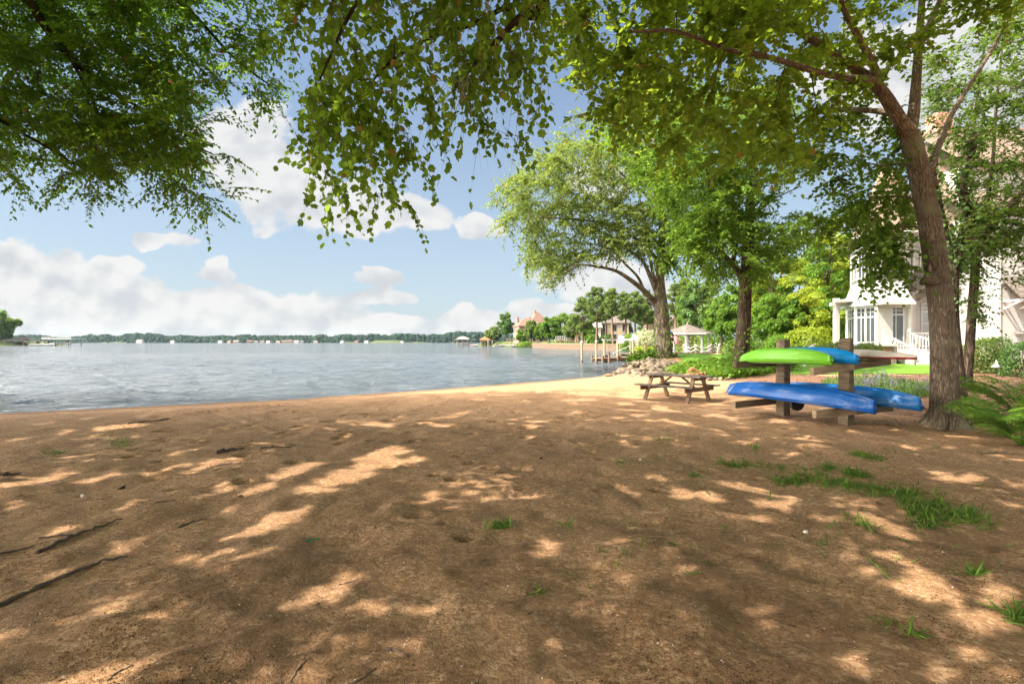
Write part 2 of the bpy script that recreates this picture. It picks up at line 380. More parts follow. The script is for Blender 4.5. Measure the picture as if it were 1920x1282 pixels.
# ------------------------------------------------------------------ terrain
WZ = -.30
LAKE = [(-900, -300), (-120, -60), (-40, 2), (-24, 9.3), (-14.7, 14.7), (-11, 16.6), (-7.7, 18.5), (-3, 22.2), (1, 26), (5.0, 29.6), (7.6, 34), (9.6, 41), (11.2, 49), (15, 54), (22, 58),
        (26.5, 63), (27.5, 72), (33, 84), (33, 112), (24, 124), (15, 150), (9, 195), (2, 214), (-6, 236), (-18, 247), (-14, 262), (0, 300), (70, 420), (160, 700), (420, 1180),
        (100, 1150), (-60, 1220), (-300, 1160), (-520, 1260), (-900, 1200), (-1500, 1300), (-1500, 600), (-600, 520), (-268, 300), (-262, 284), (-270, 270), (-420, 200), (-900, 100)]
LP = np.array(LAKE, float)
def lake_dist(X, Y):
    """signed distance to the shoreline, positive on land"""
    A = LP; B = np.roll(LP, -1, 0); best = np.full(X.shape, 1e9); ins = np.zeros(X.shape, bool)
    for a, b in zip(A, B):
        d = b-a; t = np.clip(((X-a[0])*d[0]+(Y-a[1])*d[1])/(d@d), 0, 1)
        best = np.minimum(best, (X-a[0]-t*d[0])**2+(Y-a[1]-t*d[1])**2)
        c = (a[1] > Y) != (b[1] > Y)
        with np.errstate(divide='ignore', invalid='ignore'):
            xi = a[0]+(Y-a[1])*d[0]/(d[1] if d[1] else 1e-9)
        ins ^= c & (X < xi)
    return np.where(ins, -np.sqrt(best), np.sqrt(best))
def ss(x, a, b):
    t = np.clip((x-a)/(b-a), 0, 1); return t*t*(3-2*t)
_G = RS.rand(256, 256)
def vnoise(x, y, sc, off=0):
    x = np.asarray(x)/sc+off*17.3; y = np.asarray(y)/sc+off*9.7
    xi = np.floor(x).astype(int); yi = np.floor(y).astype(int); fx = x-xi; fy = y-yi
    fx = fx*fx*(3-2*fx); fy = fy*fy*(3-2*fy)
    g = lambda i, j: _G[i % 256, j % 256]
    return (g(xi, yi)*(1-fx)+g(xi+1, yi)*fx)*(1-fy)+(g(xi, yi+1)*(1-fx)+g(xi+1, yi+1)*fx)*fy
def in_poly(poly, x, y):
    ins = np.zeros(np.shape(x), bool); n = len(poly)
    for i in range(n):
        (x0, y0), (x1, y1) = poly[i], poly[(i+1) % n]
        c = (y0 > y) != (y1 > y)
        ins ^= c & (x < x0+(y-y0)*(x1-x0)/((y1-y0) or 1e-9))
    return ins
FEET = [(np.array(GP(px, py)[:2]), r) for px, py, r in [(_x, _y, _r*.62) for _x, _y, _r in [(820, 888, .13), (848, 900, .14), (893, 907, .13), (752, 944, .1), (780, 968, .15), (836, 982, .1), (875, 1010, .16), (700, 828, .16), (770, 828, .2), (640, 830, .15),
        (560, 800, .2), (860, 800, .22), (1010, 830, .2), (1095, 832, .2), (930, 790, .25), (990, 800, .25), (1050, 790, .25), (1100, 778, .3), (1180, 770, .3), (760, 800, .2), (620, 790, .25), (690, 775, .3)]]]
for _ in range(240):
    y = RS.uniform(6.0, 19); FEET.append((np.array([RS.uniform(-.75, .62)*y, y]), RS.uniform(.05, .12)))
def height(X, Y, fine=True):
    d = lake_dist(X, Y)
    near = ss(Y, 60, 40)
    H = .0+.44*ss(Y, 14, 31)*ss(X, 7.5, 15)*(1-.75*ss(Y, 36, 48)*ss(X, 34, 26))+.5*ss(Y, 30, 35)*ss(X, 5, 9)*ss(X, 18, 13)*ss(Y, 48, 38)
    H = H*near+(1-near)*(.55+.5*ss(X, 20, 60)+6*ss(Y, 900, 1400)+1.5*ss(Y, 120, 200))
    w = 5.5-3.3*ss(Y, 24, 30)
    z = np.where(d > 0, WZ+(H-WZ)*ss(d, -.6, w), WZ-.02-1.5*ss(-d, 0., 14))
    z = np.where(d <= 0, WZ+(H-WZ)*ss(0., -.6, w)+d*.12, z)
    z = np.maximum(z, -2.2)
    if fine:
        k = ss(Y, 40, 20)*ss(d, .2, 3)
        z = z+k*(.05*(vnoise(X, Y, 1.7)-.5)+.045*(vnoise(X, Y, .6, 1)-.5)+.032*(vnoise(X, Y, .22, 2)-.5)*ss(Y, 24, 10)+.014*(vnoise(X, Y, .09, 3)-.5)*ss(Y, 9, 5))
        # the wave-cut step where the drift line lies
        z = z-.05*np.exp(-((d-1.5-.5*vnoise(X, Y, 3))/.22)**2)*ss(X, -2, -6)*ss(Y, 30, 10)
        for c, r in FEET:
            q = ((X-c[0])**2+((Y-c[1])*1.0)**2)/r**2
            m = q < 9
            if m.any(): z[m] += -.05*np.exp(-q[m]**1.5*1.4)*(r/.12)**.8+.016*np.exp(-(np.sqrt(q[m])-1.5)**2*5)*(r/.16)
    return z
def hz(x, y): return float(height(np.array([float(x)]), np.array([float(y)]), False)[0])
def grade(a, b, fine_a, fine_b, df, growth):
    out = [fine_a]
    while out[-1] < fine_b: out.append(out[-1]+df)
    st = df
    while out[-1] < b: st *= growth; out.append(out[-1]+st)
    st = df; lo = [fine_a]
    while lo[-1] > a: st *= growth; lo.append(lo[-1]-st)
    return np.array(lo[1:][::-1]+out)
def grid_mesh(name, xs, ys, zf, mat, attrs=None):
    X, Y = np.meshgrid(xs, ys); X = X.ravel(); Y = Y.ravel(); Z = zf(X, Y)
    nx, ny = len(xs), len(ys); i = np.arange(nx*ny).reshape(ny, nx)
    F = np.stack([i[:-1, :-1], i[:-1, 1:], i[1:, 1:], i[1:, :-1]], -1).reshape(-1, 4)
    return raw_mesh(name, np.stack([X, Y, Z], 1), F, mat, smooth=True, vattrs={k: f(X, Y) for k, f in (attrs or {}).items()})
def raw_mesh(name, V, F, mat, parent=None, smooth=False, fattr=None, vattrs=None):
    me = bpy.data.meshes.new(name); n, k = F.shape
    me.vertices.add(len(V)); me.vertices.foreach_set('co', np.ascontiguousarray(V, dtype=np.float32).ravel())
    me.loops.add(n*k); me.loops.foreach_set('vertex_index', np.ascontiguousarray(F, dtype=np.int32).ravel())
    me.polygons.add(n); me.polygons.foreach_set('loop_start', np.arange(n, dtype=np.int32)*k)
    try: me.polygons.foreach_set('loop_total', np.full(n, k, np.int32))
    except Exception: pass
    if smooth: me.polygons.foreach_set('use_smooth', np.ones(n, bool))
    me.update(calc_edges=True)
    if fattr is not None:
        a = me.attributes.new('rnd', 'FLOAT', 'FACE'); a.data.foreach_set('value', np.ascontiguousarray(fattr, dtype=np.float32))
    for kk, vv in (vattrs or {}).items():
        a = me.attributes.new(kk, 'FLOAT', 'POINT'); a.data.foreach_set('value', np.ascontiguousarray(vv, dtype=np.float32))
    me.materials.append(mat)
    o = bpy.data.objects.new(name, me); COL.objects.link(o)
    if parent: attach(o, parent)
    return o

# zones of the bank, in photo pixels dropped on to the ground
def gpoly(pts, z=0.): return [tuple(GP(px, py, z)[:2]) for px, py in pts]
MULCH = [(8.4, 25.2), (9.4, 23.4), (10.2, 20), (9.4, 15.5), (9.1, 12.6), (10.2, 11.2), (14, 9.8), (22, 8), (60, 4), (60, 29.5), (26, 28.4), (23, 26.2), (19.5, 23.6), (16, 22.7), (13.3, 22.9), (11.4, 25.2), (9.6, 26.6)]
LAWN = [(10.6, 30), (11.8, 25.6), (13.4, 23.2), (16, 23), (19.5, 23.9), (23, 26.5), (24.5, 28.6), (24.4, 29.6), (25, 31), (40, 31.2), (60, 60), (46, 66), (28.5, 61), (22, 54), (15.5, 48.5), (12.6, 42)]
def sand_mat():
    m, nt, b = base_mat('sand', .93, .2)
    tc = nd(nt, 'ShaderNodeTexCoord').outputs['Object']
    a = lambda k: nd(nt, 'ShaderNodeAttribute', attribute_name=k).outputs['Fac']
    n1 = noise(nt, tc, .55, 5, .6); n2 = noise(nt, tc, 5, 6, .65); n3 = noise(nt, tc, 70, 4, .7); n4 = noise(nt, tc, 240, 3, .7)
    c = mixc(nt, sstep(nt, n1, .3, .7), (.63, .32, .15), (.80, .44, .235))
    c = mixc(nt, sstep(nt, n2, .35, .7, 0, .55), c, (.74, .41, .22))
    c = mixc(nt, sstep(nt, n4, .35, .72, .0, .55), mixc(nt, .5, c, (.2, .115, .06)), mixc(nt, .5, c, (.78, .60, .40)))
    g25 = noise(nt, tc, 26, 4, .7)
    c = mixc(nt, sstep(nt, g25, .34, .62, .5, 0), c, (.2, .105, .05))
    c = mixc(nt, sstep(nt, n3, .36, .6, .48, 0), c, (.16, .09, .04))
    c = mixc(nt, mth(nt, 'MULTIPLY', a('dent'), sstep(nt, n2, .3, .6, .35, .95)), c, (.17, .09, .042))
    cl = nd(nt, 'ShaderNodeTexVoronoi', {'Vector': vm(nt, 'ADD', tc, vm(nt, 'MULTIPLY', noise(nt, tc, 30, 2, .5, 1), (.03, .03, 0))), 'Scale': 34.})
    cv = nd(nt, 'ShaderNodeSeparateXYZ', {0: cl.outputs[1]}).outputs[0]
    c = mixc(nt, sstep(nt, cv, .55, 1., 0, .45), c, (.25, .135, .065))
    c = mixc(nt, sstep(nt, cv, .35, 0., 0, .35), c, (.85, .58, .36))
    # dark crumbs of old bark lying in drifts
    pat = sstep(nt, mth(nt, 'ADD', mth(nt, 'MULTIPLY', noise(nt, tc, .9, 5, .6), .8), mth(nt, 'MULTIPLY', n2, .3)), .48, .66)
    pat = mth(nt, 'MULTIPLY', pat, a('litter'))
    v = nd(nt, 'ShaderNodeTexVoronoi', {'Vector': tc, 'Scale': 52., 'Randomness': 1.})
    sel = mth(nt, 'ADD', sstep(nt, n3, .44, .6), mth(nt, 'MULTIPLY', pat, .25))
    spk = mth(nt, 'MULTIPLY', sstep(nt, v.outputs[0], .42, .22), sstep(nt, sel, .5, 1.))
    spk = mth(nt, 'MULTIPLY', spk, mth(nt, 'ADD', .25, mth(nt, 'MULTIPLY', pat, .95)), clamp=True)
    c = mixc(nt, mth(nt, 'MULTIPLY', pat, .68), c, (.15, .082, .042))
    c = mixc(nt, mth(nt, 'MULTIPLY', spk, .85), c, (.07, .038, .02))
    c = mixc(nt, mth(nt, 'MULTIPLY', a('wet'), .85), c, (.13, .075, .042))
    mul = mixc(nt, sstep(nt, noise(nt, tc, 22, 6, .7), .3, .7), (.085, .042, .026), (.27, .155, .1))
    c = mixc(nt, a('mulch'), c, mul)
    c = mixc(nt, a('green'), c, mixc(nt, n2, (.035, .055, .016), (.085, .10, .032)))
    nt.links.new(c, b.inputs['Base Color'])
    p = bump(nt, b, noise(nt, tc, 11, 6, .65), .6, .035)
    p = bump(nt, b, g25, .9, .022, p)
    p = bump(nt, b, mth(nt, 'SUBTRACT', 1., cl.outputs[0]), .6, .012, p)
    p = bump(nt, b, n3, .9, .014, p)
    p = bump(nt, b, mth(nt, 'ADD', n4, mth(nt, 'MULTIPLY', spk, 1.2)), .5, .004, p)
    return m
xs = grade(-2600, 2600, -7., 8., .045, 1.045); ys = grade(-300, 2600, 2.0, 12.5, .045, 1.03)
def mulch_f(X, Y):
    x = X+1.1*(vnoise(X, Y, 1.3, 5)-.5); y = Y+1.1*(vnoise(X, Y, 1.1, 6)-.5)
    return in_poly(MULCH, x, y).astype(float)
def litter_f(X, Y): return .35+.65*ss(Y, 6, 3.4)+0*X
def wet_f(X, Y):
    d = lake_dist(X, Y); return np.where((Y < 80) & (d < 60), ss(d, 1.7, .3)*.9, 0)
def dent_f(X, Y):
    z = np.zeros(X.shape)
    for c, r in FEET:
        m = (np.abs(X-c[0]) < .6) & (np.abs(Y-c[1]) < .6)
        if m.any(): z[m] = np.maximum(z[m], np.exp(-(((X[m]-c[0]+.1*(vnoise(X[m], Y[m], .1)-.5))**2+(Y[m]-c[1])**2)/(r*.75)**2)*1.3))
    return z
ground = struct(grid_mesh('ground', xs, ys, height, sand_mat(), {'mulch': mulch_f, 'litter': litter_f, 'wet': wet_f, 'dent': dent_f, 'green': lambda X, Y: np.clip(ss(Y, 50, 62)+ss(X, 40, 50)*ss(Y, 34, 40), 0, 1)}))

def lawn_mat():
    m, nt, b = base_mat('lawn', .8, .2); tc = nd(nt, 'ShaderNodeTexCoord').outputs['Object']
    n = noise(nt, tc, 1.1, 5, .6); n2 = noise(nt, vm(nt, 'MULTIPLY', tc, (1, .35, 1)), 60, 3, .7)
    c = mixc(nt, sstep(nt, n, .3, .7), (.10, .23, .02), (.19, .34, .035)); c = mixc(nt, sstep(nt, n2, .3, .75, 0, .6), c, (.05, .12, .012))
    nt.links.new(c, b.inputs['Base Color']); bump(nt, b, n2, .7, .03); return m
def lawn_sheet():
    lx = np.arange(9, 62, .35); ly = np.arange(23.5, 68, .35); X, Y = np.meshgrid(lx, ly)
    Z = height(X.ravel(), Y.ravel(), False).reshape(X.shape)+.03
    ins = in_poly(LAWN, X+.6*(vnoise(X, Y, 1.5, 8)-.5), Y+.6*(vnoise(X, Y, 1.4, 9)-.5)) & (lake_dist(X, Y) > .8)
    nx = len(lx); i = np.arange(X.size).reshape(X.shape)
    F = np.stack([i[:-1, :-1], i[:-1, 1:], i[1:, 1:], i[1:, :-1]], -1).reshape(-1, 4)
    F = F[ins.ravel()[F].sum(1) >= 2]
    u, inv = np.unique(F, return_inverse=True); V = np.stack([X.ravel(), Y.ravel(), Z.ravel()], 1)[u]
    return struct(raw_mesh('lawn', V, inv.reshape(F.shape), lawn_mat(), smooth=True))
lawn_sheet()

# ------------------------------------------------------------------ lake
def water_mat():
    m, nt, b = base_mat('lake_water', .08, .5)
    tc = nd(nt, 'ShaderNodeTexCoord').outputs['Object']
    b.inputs['IOR'].default_value = 1.33
    n = noise(nt, tc, .03, 4, .6)
    nt.links.new(mixc(nt, n, (.06, .08, .10), (.12, .14, .155)), b.inputs['Base Color'])
    q = vm(nt, 'MULTIPLY', nd(nt, 'ShaderNodeVectorRotate', {'Vector': tc, 'Angle': R(-14)}, rotation_type='Z_AXIS').outputs[0], (.42, 1.3, 1))
    w1 = noise(nt, q, .42, 4, .6, dist=.3); w2 = noise(nt, q, 1.7, 4, .6, dist=.5); w3 = noise(nt, q, 6.5, 3, .6); g = noise(nt, tc, .06, 3)
    p = bump(nt, b, w1, 1., 1.2)
    p = bump(nt, b, w2, 1., .7, p)
    p = bump(nt, b, w3, 1., .09, p)
    return m
wx = grade(-2600, 2600, -34, 14, .22, 1.07); wy = grade(-280, 2600, 9, 62, .22, 1.05)
def waves(X, Y):
    k = ss(Y, 130, 30); u = X*.97+Y*.24; v = -X*.24+Y*.97
    z = .10*(vnoise(u, v, 2.6, 1)-.5)*1+.12*(vnoise(u*.5, v, 1.25, 2)-.5)+.08*(vnoise(u*.7, v, .62, 3)-.5)
    return WZ+z*k*(.3+.7*ss(lake_dist(X, Y), -.2, -4))
lake = grid_mesh('lake', wx, wy, waves, water_mat()); struct(lake); lake.name = 'water'
# ------------------------------------------------------------------ foliage
def unit(v): return v/(np.linalg.norm(v, axis=-1, keepdims=True)+1e-9)
def rdir(n): return unit(RS.normal(size=(n, 3)))
def _lobed():
    pts = [(0, 0, 0)]; A = []
    for k, (ang, r) in enumerate([(-150, .40), (-112, .44), (-86, .36), (-58, .52), (-30, .42), (0, .62), (30, .42), (58, .52), (86, .36), (112, .44), (150, .40)]):
        a = R(ang); pts.append((.42+r*math.cos(a)*.95, r*math.sin(a), -.16*r*r+.06*abs(math.sin(a))))
    pts[0] = (.42, 0, -.05)
    base = len(pts); pts.append((.0, 0, .0))
    f = [(0, i, i+1) for i in range(1, 11)]+[(0, 11, base), (0, base, 1)]
    return np.array(pts), np.array(f)
def _oval():
    p = np.array([(0, 0, 0), (.3, .26, .05), (.72, .24, .0), (1, 0, -.1), (.72, -.24, .0), (.3, -.26, .05), (.5, 0, -.07)], float)
    return p, np.array([(0, 6, 2, 1), (6, 3, 2, 2), (0, 5, 4, 6), (6, 4, 4, 3)])
def _oval3():
    p = np.array([(0, 0, 0), (.35, .27, .05), (1, 0, -.08), (.35, -.27, .05)], float)
    return p, np.array([(0, 2, 1), (0, 3, 2)])
def _clump():
    v = []; f = []
    for k in range(3):
        a = k*2.1+.3; c = np.array([.5*math.cos(a), .5*math.sin(a), .12*(k-1)])
        d = np.array([math.cos(a+.7), math.sin(a+.7), .25*math.sin(k*2.)]); e = np.array([-d[1], d[0], .3*math.cos(k*3.)])
        b = len(v); v += [c-d*.45, c+e*.26, c+d*.45, c-e*.26]; f.append((b, b+1, b+2, b+3))
    return np.array(v), np.array(f)
def _blade():
    p = np.array([(0, -.05, 0), (0, .05, 0), (.4, .045, .0), (.4, -.045, .0), (.78, .03, -.09), (.78, -.03, -.09), (1, 0, -.22)], float)
    return p, np.array([(0, 3, 2, 1), (3, 5, 4, 2), (5, 6, 4, 4)])
SHAPES = {'lobed': _lobed(), 'oval3': _oval3(), 'clump': _clump(), 'blade': _blade()}
def leaves(name, pos, axis, nrm, size, shape, mat, parent=None, rnd=None):
    T, F = SHAPES[shape]; n = len(pos)
    A = unit(axis); B = unit(np.cross(nrm, A)); N = np.cross(A, B)
    s = np.broadcast_to(np.asarray(size, float), (n,))[:, None, None]
    V = pos[:, None, :]+s*(T[None, :, 0:1]*A[:, None]+T[None, :, 1:2]*B[:, None]+T[None, :, 2:3]*N[:, None])
    FF = (F[None]+(np.arange(n)*len(T))[:, None, None]).reshape(-1, F.shape[1])
    if F.shape[1] == 4 and shape == 'blade': pass
    rnd = RS.rand(n) if rnd is None else rnd
    return raw_mesh(name, V.reshape(-1, 3), FF, mat, parent, fattr=np.repeat(rnd, len(F)))
# blade ends in a triangle: give it as triangles
SHAPES['blade'] = (SHAPES['blade'][0], np.array([(0, 3, 2), (0, 2, 1), (3, 5, 4), (3, 4, 2), (5, 6, 4)]))

def catmull(pts, k=5):
    p = np.array(pts, float); q = np.vstack([2*p[0]-p[1], p, 2*p[-1]-p[-2]]); out = []
    for i in range(1, len(q)-2):
        for t in np.linspace(0, 1, k, endpoint=False):
            a, b, c, d = q[i-1], q[i], q[i+1], q[i+2]
            out.append(.5*((2*b)+(-a+c)*t+(2*a-5*b+4*c-d)*t*t+(-a+3*b-3*c+d)*t**3))
    out.append(p[-1]); return np.array(out)

# where the sun comes through: gaps over the sand, (photo x, y, half width, half height, tilt degrees)
PATCH = [(495, 985, 95, 16, -18), (560, 962, 45, 8, -22), (600, 1110, 95, 22, -20), (645, 1085, 40, 22, -25), (575, 1130, 50, 16, -8), (690, 870, 95, 22, -22), (640, 885, 80, 12, -25), (600, 915, 45, 9, -8), (760, 863, 40, 7, -10), (560, 880, 60, 10, -18), (480, 915, 45, 6, -15),
         (380, 872, 40, 5, -20), (340, 850, 40, 6, -12), (235, 945, 45, 6, -15), (225, 1020, 45, 14, -20), (100, 1075, 35, 8, -18), (100, 1165, 45, 12, -20), (60, 900, 80, 8, -12), (20, 945, 30, 8, -12), (180, 895, 60, 5, -10), (230, 800, 60, 4, -6), (420, 865, 40, 5, -16), (300, 880, 40, 4, -12),
         (1165, 915, 18, 6, 10), (1195, 928, 14, 6, 20), (1272, 926, 28, 10, 10), (1220, 966, 16, 12, 40), (1240, 900, 28, 5, 15), (1390, 915, 55, 10, 10), (1335, 935, 32, 10, 10), (1425, 942, 30, 9, 15), (1470, 935, 25, 10, 5), (1375, 965, 28, 6, 10), (1420, 968, 30, 7, 10), (1180, 985, 10, 4, 0), (1150, 1020, 25, 6, 0),
         (1830, 890, 22, 6, 20), (1780, 892, 60, 9, 15), (1760, 905, 30, 6, 20), (1660, 978, 60, 10, 12), (1690, 1005, 50, 12, 15), (1640, 1035, 26, 8, 15), (1700, 1045, 50, 10, 22), (1760, 1090, 80, 20, 25), (1660, 1080, 50, 14, 15), (1700, 1110, 50, 16, 20), (1790, 1130, 110, 16, 25), (1870, 1120, 60, 40, 20), (1850, 1180, 70, 16, 25), (1860, 1090, 50, 14, 15),
         (1435, 1145, 28, 16, 20), (1520, 1155, 34, 12, 10), (1590, 1205, 34, 32, 60), (1560, 1245, 24, 20, 20), (1620, 1225, 22, 26, 60), (1730, 1165, 40, 14, 30), (1830, 1240, 55, 26, 25), (1480, 1185, 40, 10, 15), (1600, 1120, 30, 8, 10), (1730, 1250, 30, 20, 30), (1900, 945, 30, 8, 15), (1895, 905, 30, 6, 20),
         (1000, 930, 20, 4, -5), (965, 930, 16, 4, -8), (1500, 1050, 20, 6, 12), (780, 1140, 26, 7, -10)]
_PT = [(c[0], c[1], c[2], c[3], math.cos(R(c[4])), math.sin(R(c[4]))) for c in PATCH]
OPEN = [[(640, 748), (1140, 709), (1190, 714), (1150, 722), (1000, 737), (830, 748), (700, 752)], [(1060, 718), (1200, 706), (1340, 712), (1200, 745), (1060, 740)]]
def sun_gap(p, speckle=True):
    """True where a leaf would stand in a ray that reaches one of the sunlit patches"""
    t = (p[:, 2]-0.)/SUN[2]; g = p-SUN[None]*t[:, None]
    y = np.maximum(g[:, 1], .6); px = 960+960*g[:, 0]/y; py = 641+960*CAMH/y
    out = np.zeros(len(p), bool); ok = g[:, 1] > 1.2
    mx = 960*.04/y; my = 960*CAMH*.05/y**2
    gr = 12*(vnoise(g[:, 0], g[:, 1], .25, 3)-.5)
    for cx, cy, rx, ry, c, s in _PT:
        dx, dy = px-cx, py-cy; q = .1 if cx > 1380 and cy > 1000 else 1.
        out |= ((dx*c+dy*s)/(rx*.9+mx*q))**2+((-dx*s+dy*c)/(ry*.9+my*q))**2 < 1+gr*.07
    if not speckle: return out & ok
    for poly in OPEN: out |= in_poly(poly, px+gr*2, py+gr*.4)
    # speckle: many small openings in the middle distance, fewer close by
    v = vnoise(g[:, 0], g[:, 1], .42, 4)*.6+vnoise(g[:, 0], g[:, 1], .22, 7)*.4
    th = .78-.15*ss(py, 850, 780)*ss(px, 500, 800)-.16*ss(px, 1350, 1500)*ss(py, 905, 830)
    out |= v > th
    return out & ok

class Skeleton:
    def __init__(s): s.mb = MB(); s.tw = MB(); s.nodes = []; s.rad = []
    def limb(s, pts, r0, r1, n=10, lump=.05, k=5, wob=.0, radii=None):
        q = catmull(pts, k)
        if wob: q[1:-1] += RS.normal(size=(len(q)-2, 3))*wob
        rr = np.interp(np.linspace(0, 1, len(q)), np.linspace(0, 1, len(radii)), radii) if radii else r0+(r1-r0)*np.linspace(0, 1, len(q))**.8
        s.mb.tube(q, rr, n, lump=lump)
        for a, r in zip(q, rr): s.nodes.append(a); s.rad.append(r)
    def grow(s, targets, rt=.006, bend=.12, sides=5, up=.15, maxr=.05):
        """carry a branch from the nearest wood to every target; returns unit outward directions"""
        T = np.array(targets); nodes = np.array(s.nodes); rad = np.array(s.rad)
        d0 = np.array([np.min(((nodes-t)**2).sum(1)) for t in T]); order = np.argsort(d0); dirs = np.zeros_like(T)
        for i in order:
            t = T[i]; dd = np.sqrt(((nodes-t)**2).sum(1)); j = int(np.argmin(dd)); a = nodes[j]; L = dd[j]
            mid = (a+t)/2+np.array([0, 0, up*L*.5])+RS.normal(size=3)*bend*L*.5
            u = np.linspace(0, 1, 5)[:, None]; q = (1-u)**2*a+2*u*(1-u)*mid+u*u*t
            r0 = min(rad[j]*.75, maxr, rt+.011*L)
            s.tw.tube(q, np.linspace(r0, rt*.6, 5), sides, cap=False)
            nodes = np.vstack([nodes, q[2:]]); rad = np.concatenate([rad, np.linspace(r0, rt*.7, 5)[2:]])
            dirs[i] = (t-q[3])/(np.linalg.norm(t-q[3])+1e-9)
        s.nodes = list(nodes); s.rad = list(rad)
        return dirs
def sprays(targets, dirs, ntw, nl, tl, droop=.35, spread=.9, flat=.5):
    """side twigs with leaves along them: returns leaf pos, axis, normal, twig segments"""
    n = len(targets); m = n*ntw
    base = np.repeat(targets, ntw, 0); d = np.repeat(dirs, ntw, 0)
    r = rdir(m); r[:, 2] *= flat
    d = unit(d*.6+r*spread+np.array([0, 0, -droop*.5])); L = tl*RS.uniform(.5, 1.25, m)
    st = base-np.repeat(dirs, ntw, 0)*(RS.uniform(0, .6, m)*tl)[:, None]
    t = (np.arange(nl)+.6)/nl; t = t[None]+RS.uniform(-.5, .5, (m, nl))/nl
    pos = st[:, None]+d[:, None]*(t*L[:, None])[..., None]
    pos[..., 2] -= droop*.5*L[:, None]*t*t
    end = st+d*L[:, None]; end[:, 2] -= droop*.5*L
    side = unit(np.cross(d, np.array([0, 0, 1.])+.3*rdir(m)))
    sg = np.where(np.arange(nl) % 2 == 0, 1., -1.)
    ax = d[:, None]*.55+side[:, None]*sg[None, :, None]*.8+RS.normal(size=(m, nl, 3))*.35
    ax[..., 2] -= droop*.8
    nr = np.array([0, 0, 1.])+RS.normal(size=(m, nl, 3))*.5
    return pos.reshape(-1, 3), unit(ax.reshape(-1, 3)), unit(nr.reshape(-1, 3)), st, end
def twig_mesh(mb, st, end, r):
    """three-sided side twigs, all added at once"""
    for a, b in zip(st, end):
        d = b-a; x = np.cross(d, (.3, .2, 1)); x = x/(np.linalg.norm(x)+1e-9)*r; y = np.cross(d, x); y = y/(np.linalg.norm(y)+1e-9)*r
        m = (a+b)/2+np.array([0, 0, .06*np.linalg.norm(d)])
        v = [a+x, a-.5*x+.87*y, a-.5*x-.87*y, m+x*.8, m-.4*x+.7*y, m-.4*x-.7*y, b]
        mb.add(v, [(0, 1, 4, 3), (1, 2, 5, 4), (2, 0, 3, 5), (3, 4, 6), (4, 5, 6), (5, 3, 6)])
def poly_targets(poly, n, d0, d1, edge=14):
    """n points inside a patch of crown seen between distances d0 and d1, roughly evenly spread"""
    pl = np.array(poly, float); lo, hi = pl.min(0), pl.max(0); out = []
    while len(out) < n:
        x = RS.uniform(lo[0], hi[0], 4*n); y = RS.uniform(lo[1], hi[1], 4*n)
        ex = edge*(vnoise(x, y, 40, 2)-.5)*3; k = in_poly(poly, x+ex, y+edge*(vnoise(x, y, 40, 4)-.5)*3)
        for a, b in zip(x[k], y[k]):
            d = RS.uniform(d0, d1); out.append(P(a, b, d))
            if len(out) >= n: break
    return np.array(out)
def finish_tree(root, sk, bmat, parts, bname='trunk', smooth=True):
    """parts: (name, pos, axis, nrm, size, shape, mat)"""
    sk.mb.build(bname, bmat, root, smooth)
    if sk.tw.v: sk.tw.build('branches', M['twig'], root, smooth)
    for (nm, pos, ax, nr, size, shape, mat) in parts: leaves(nm, pos, ax, nr, size, shape, mat, root)

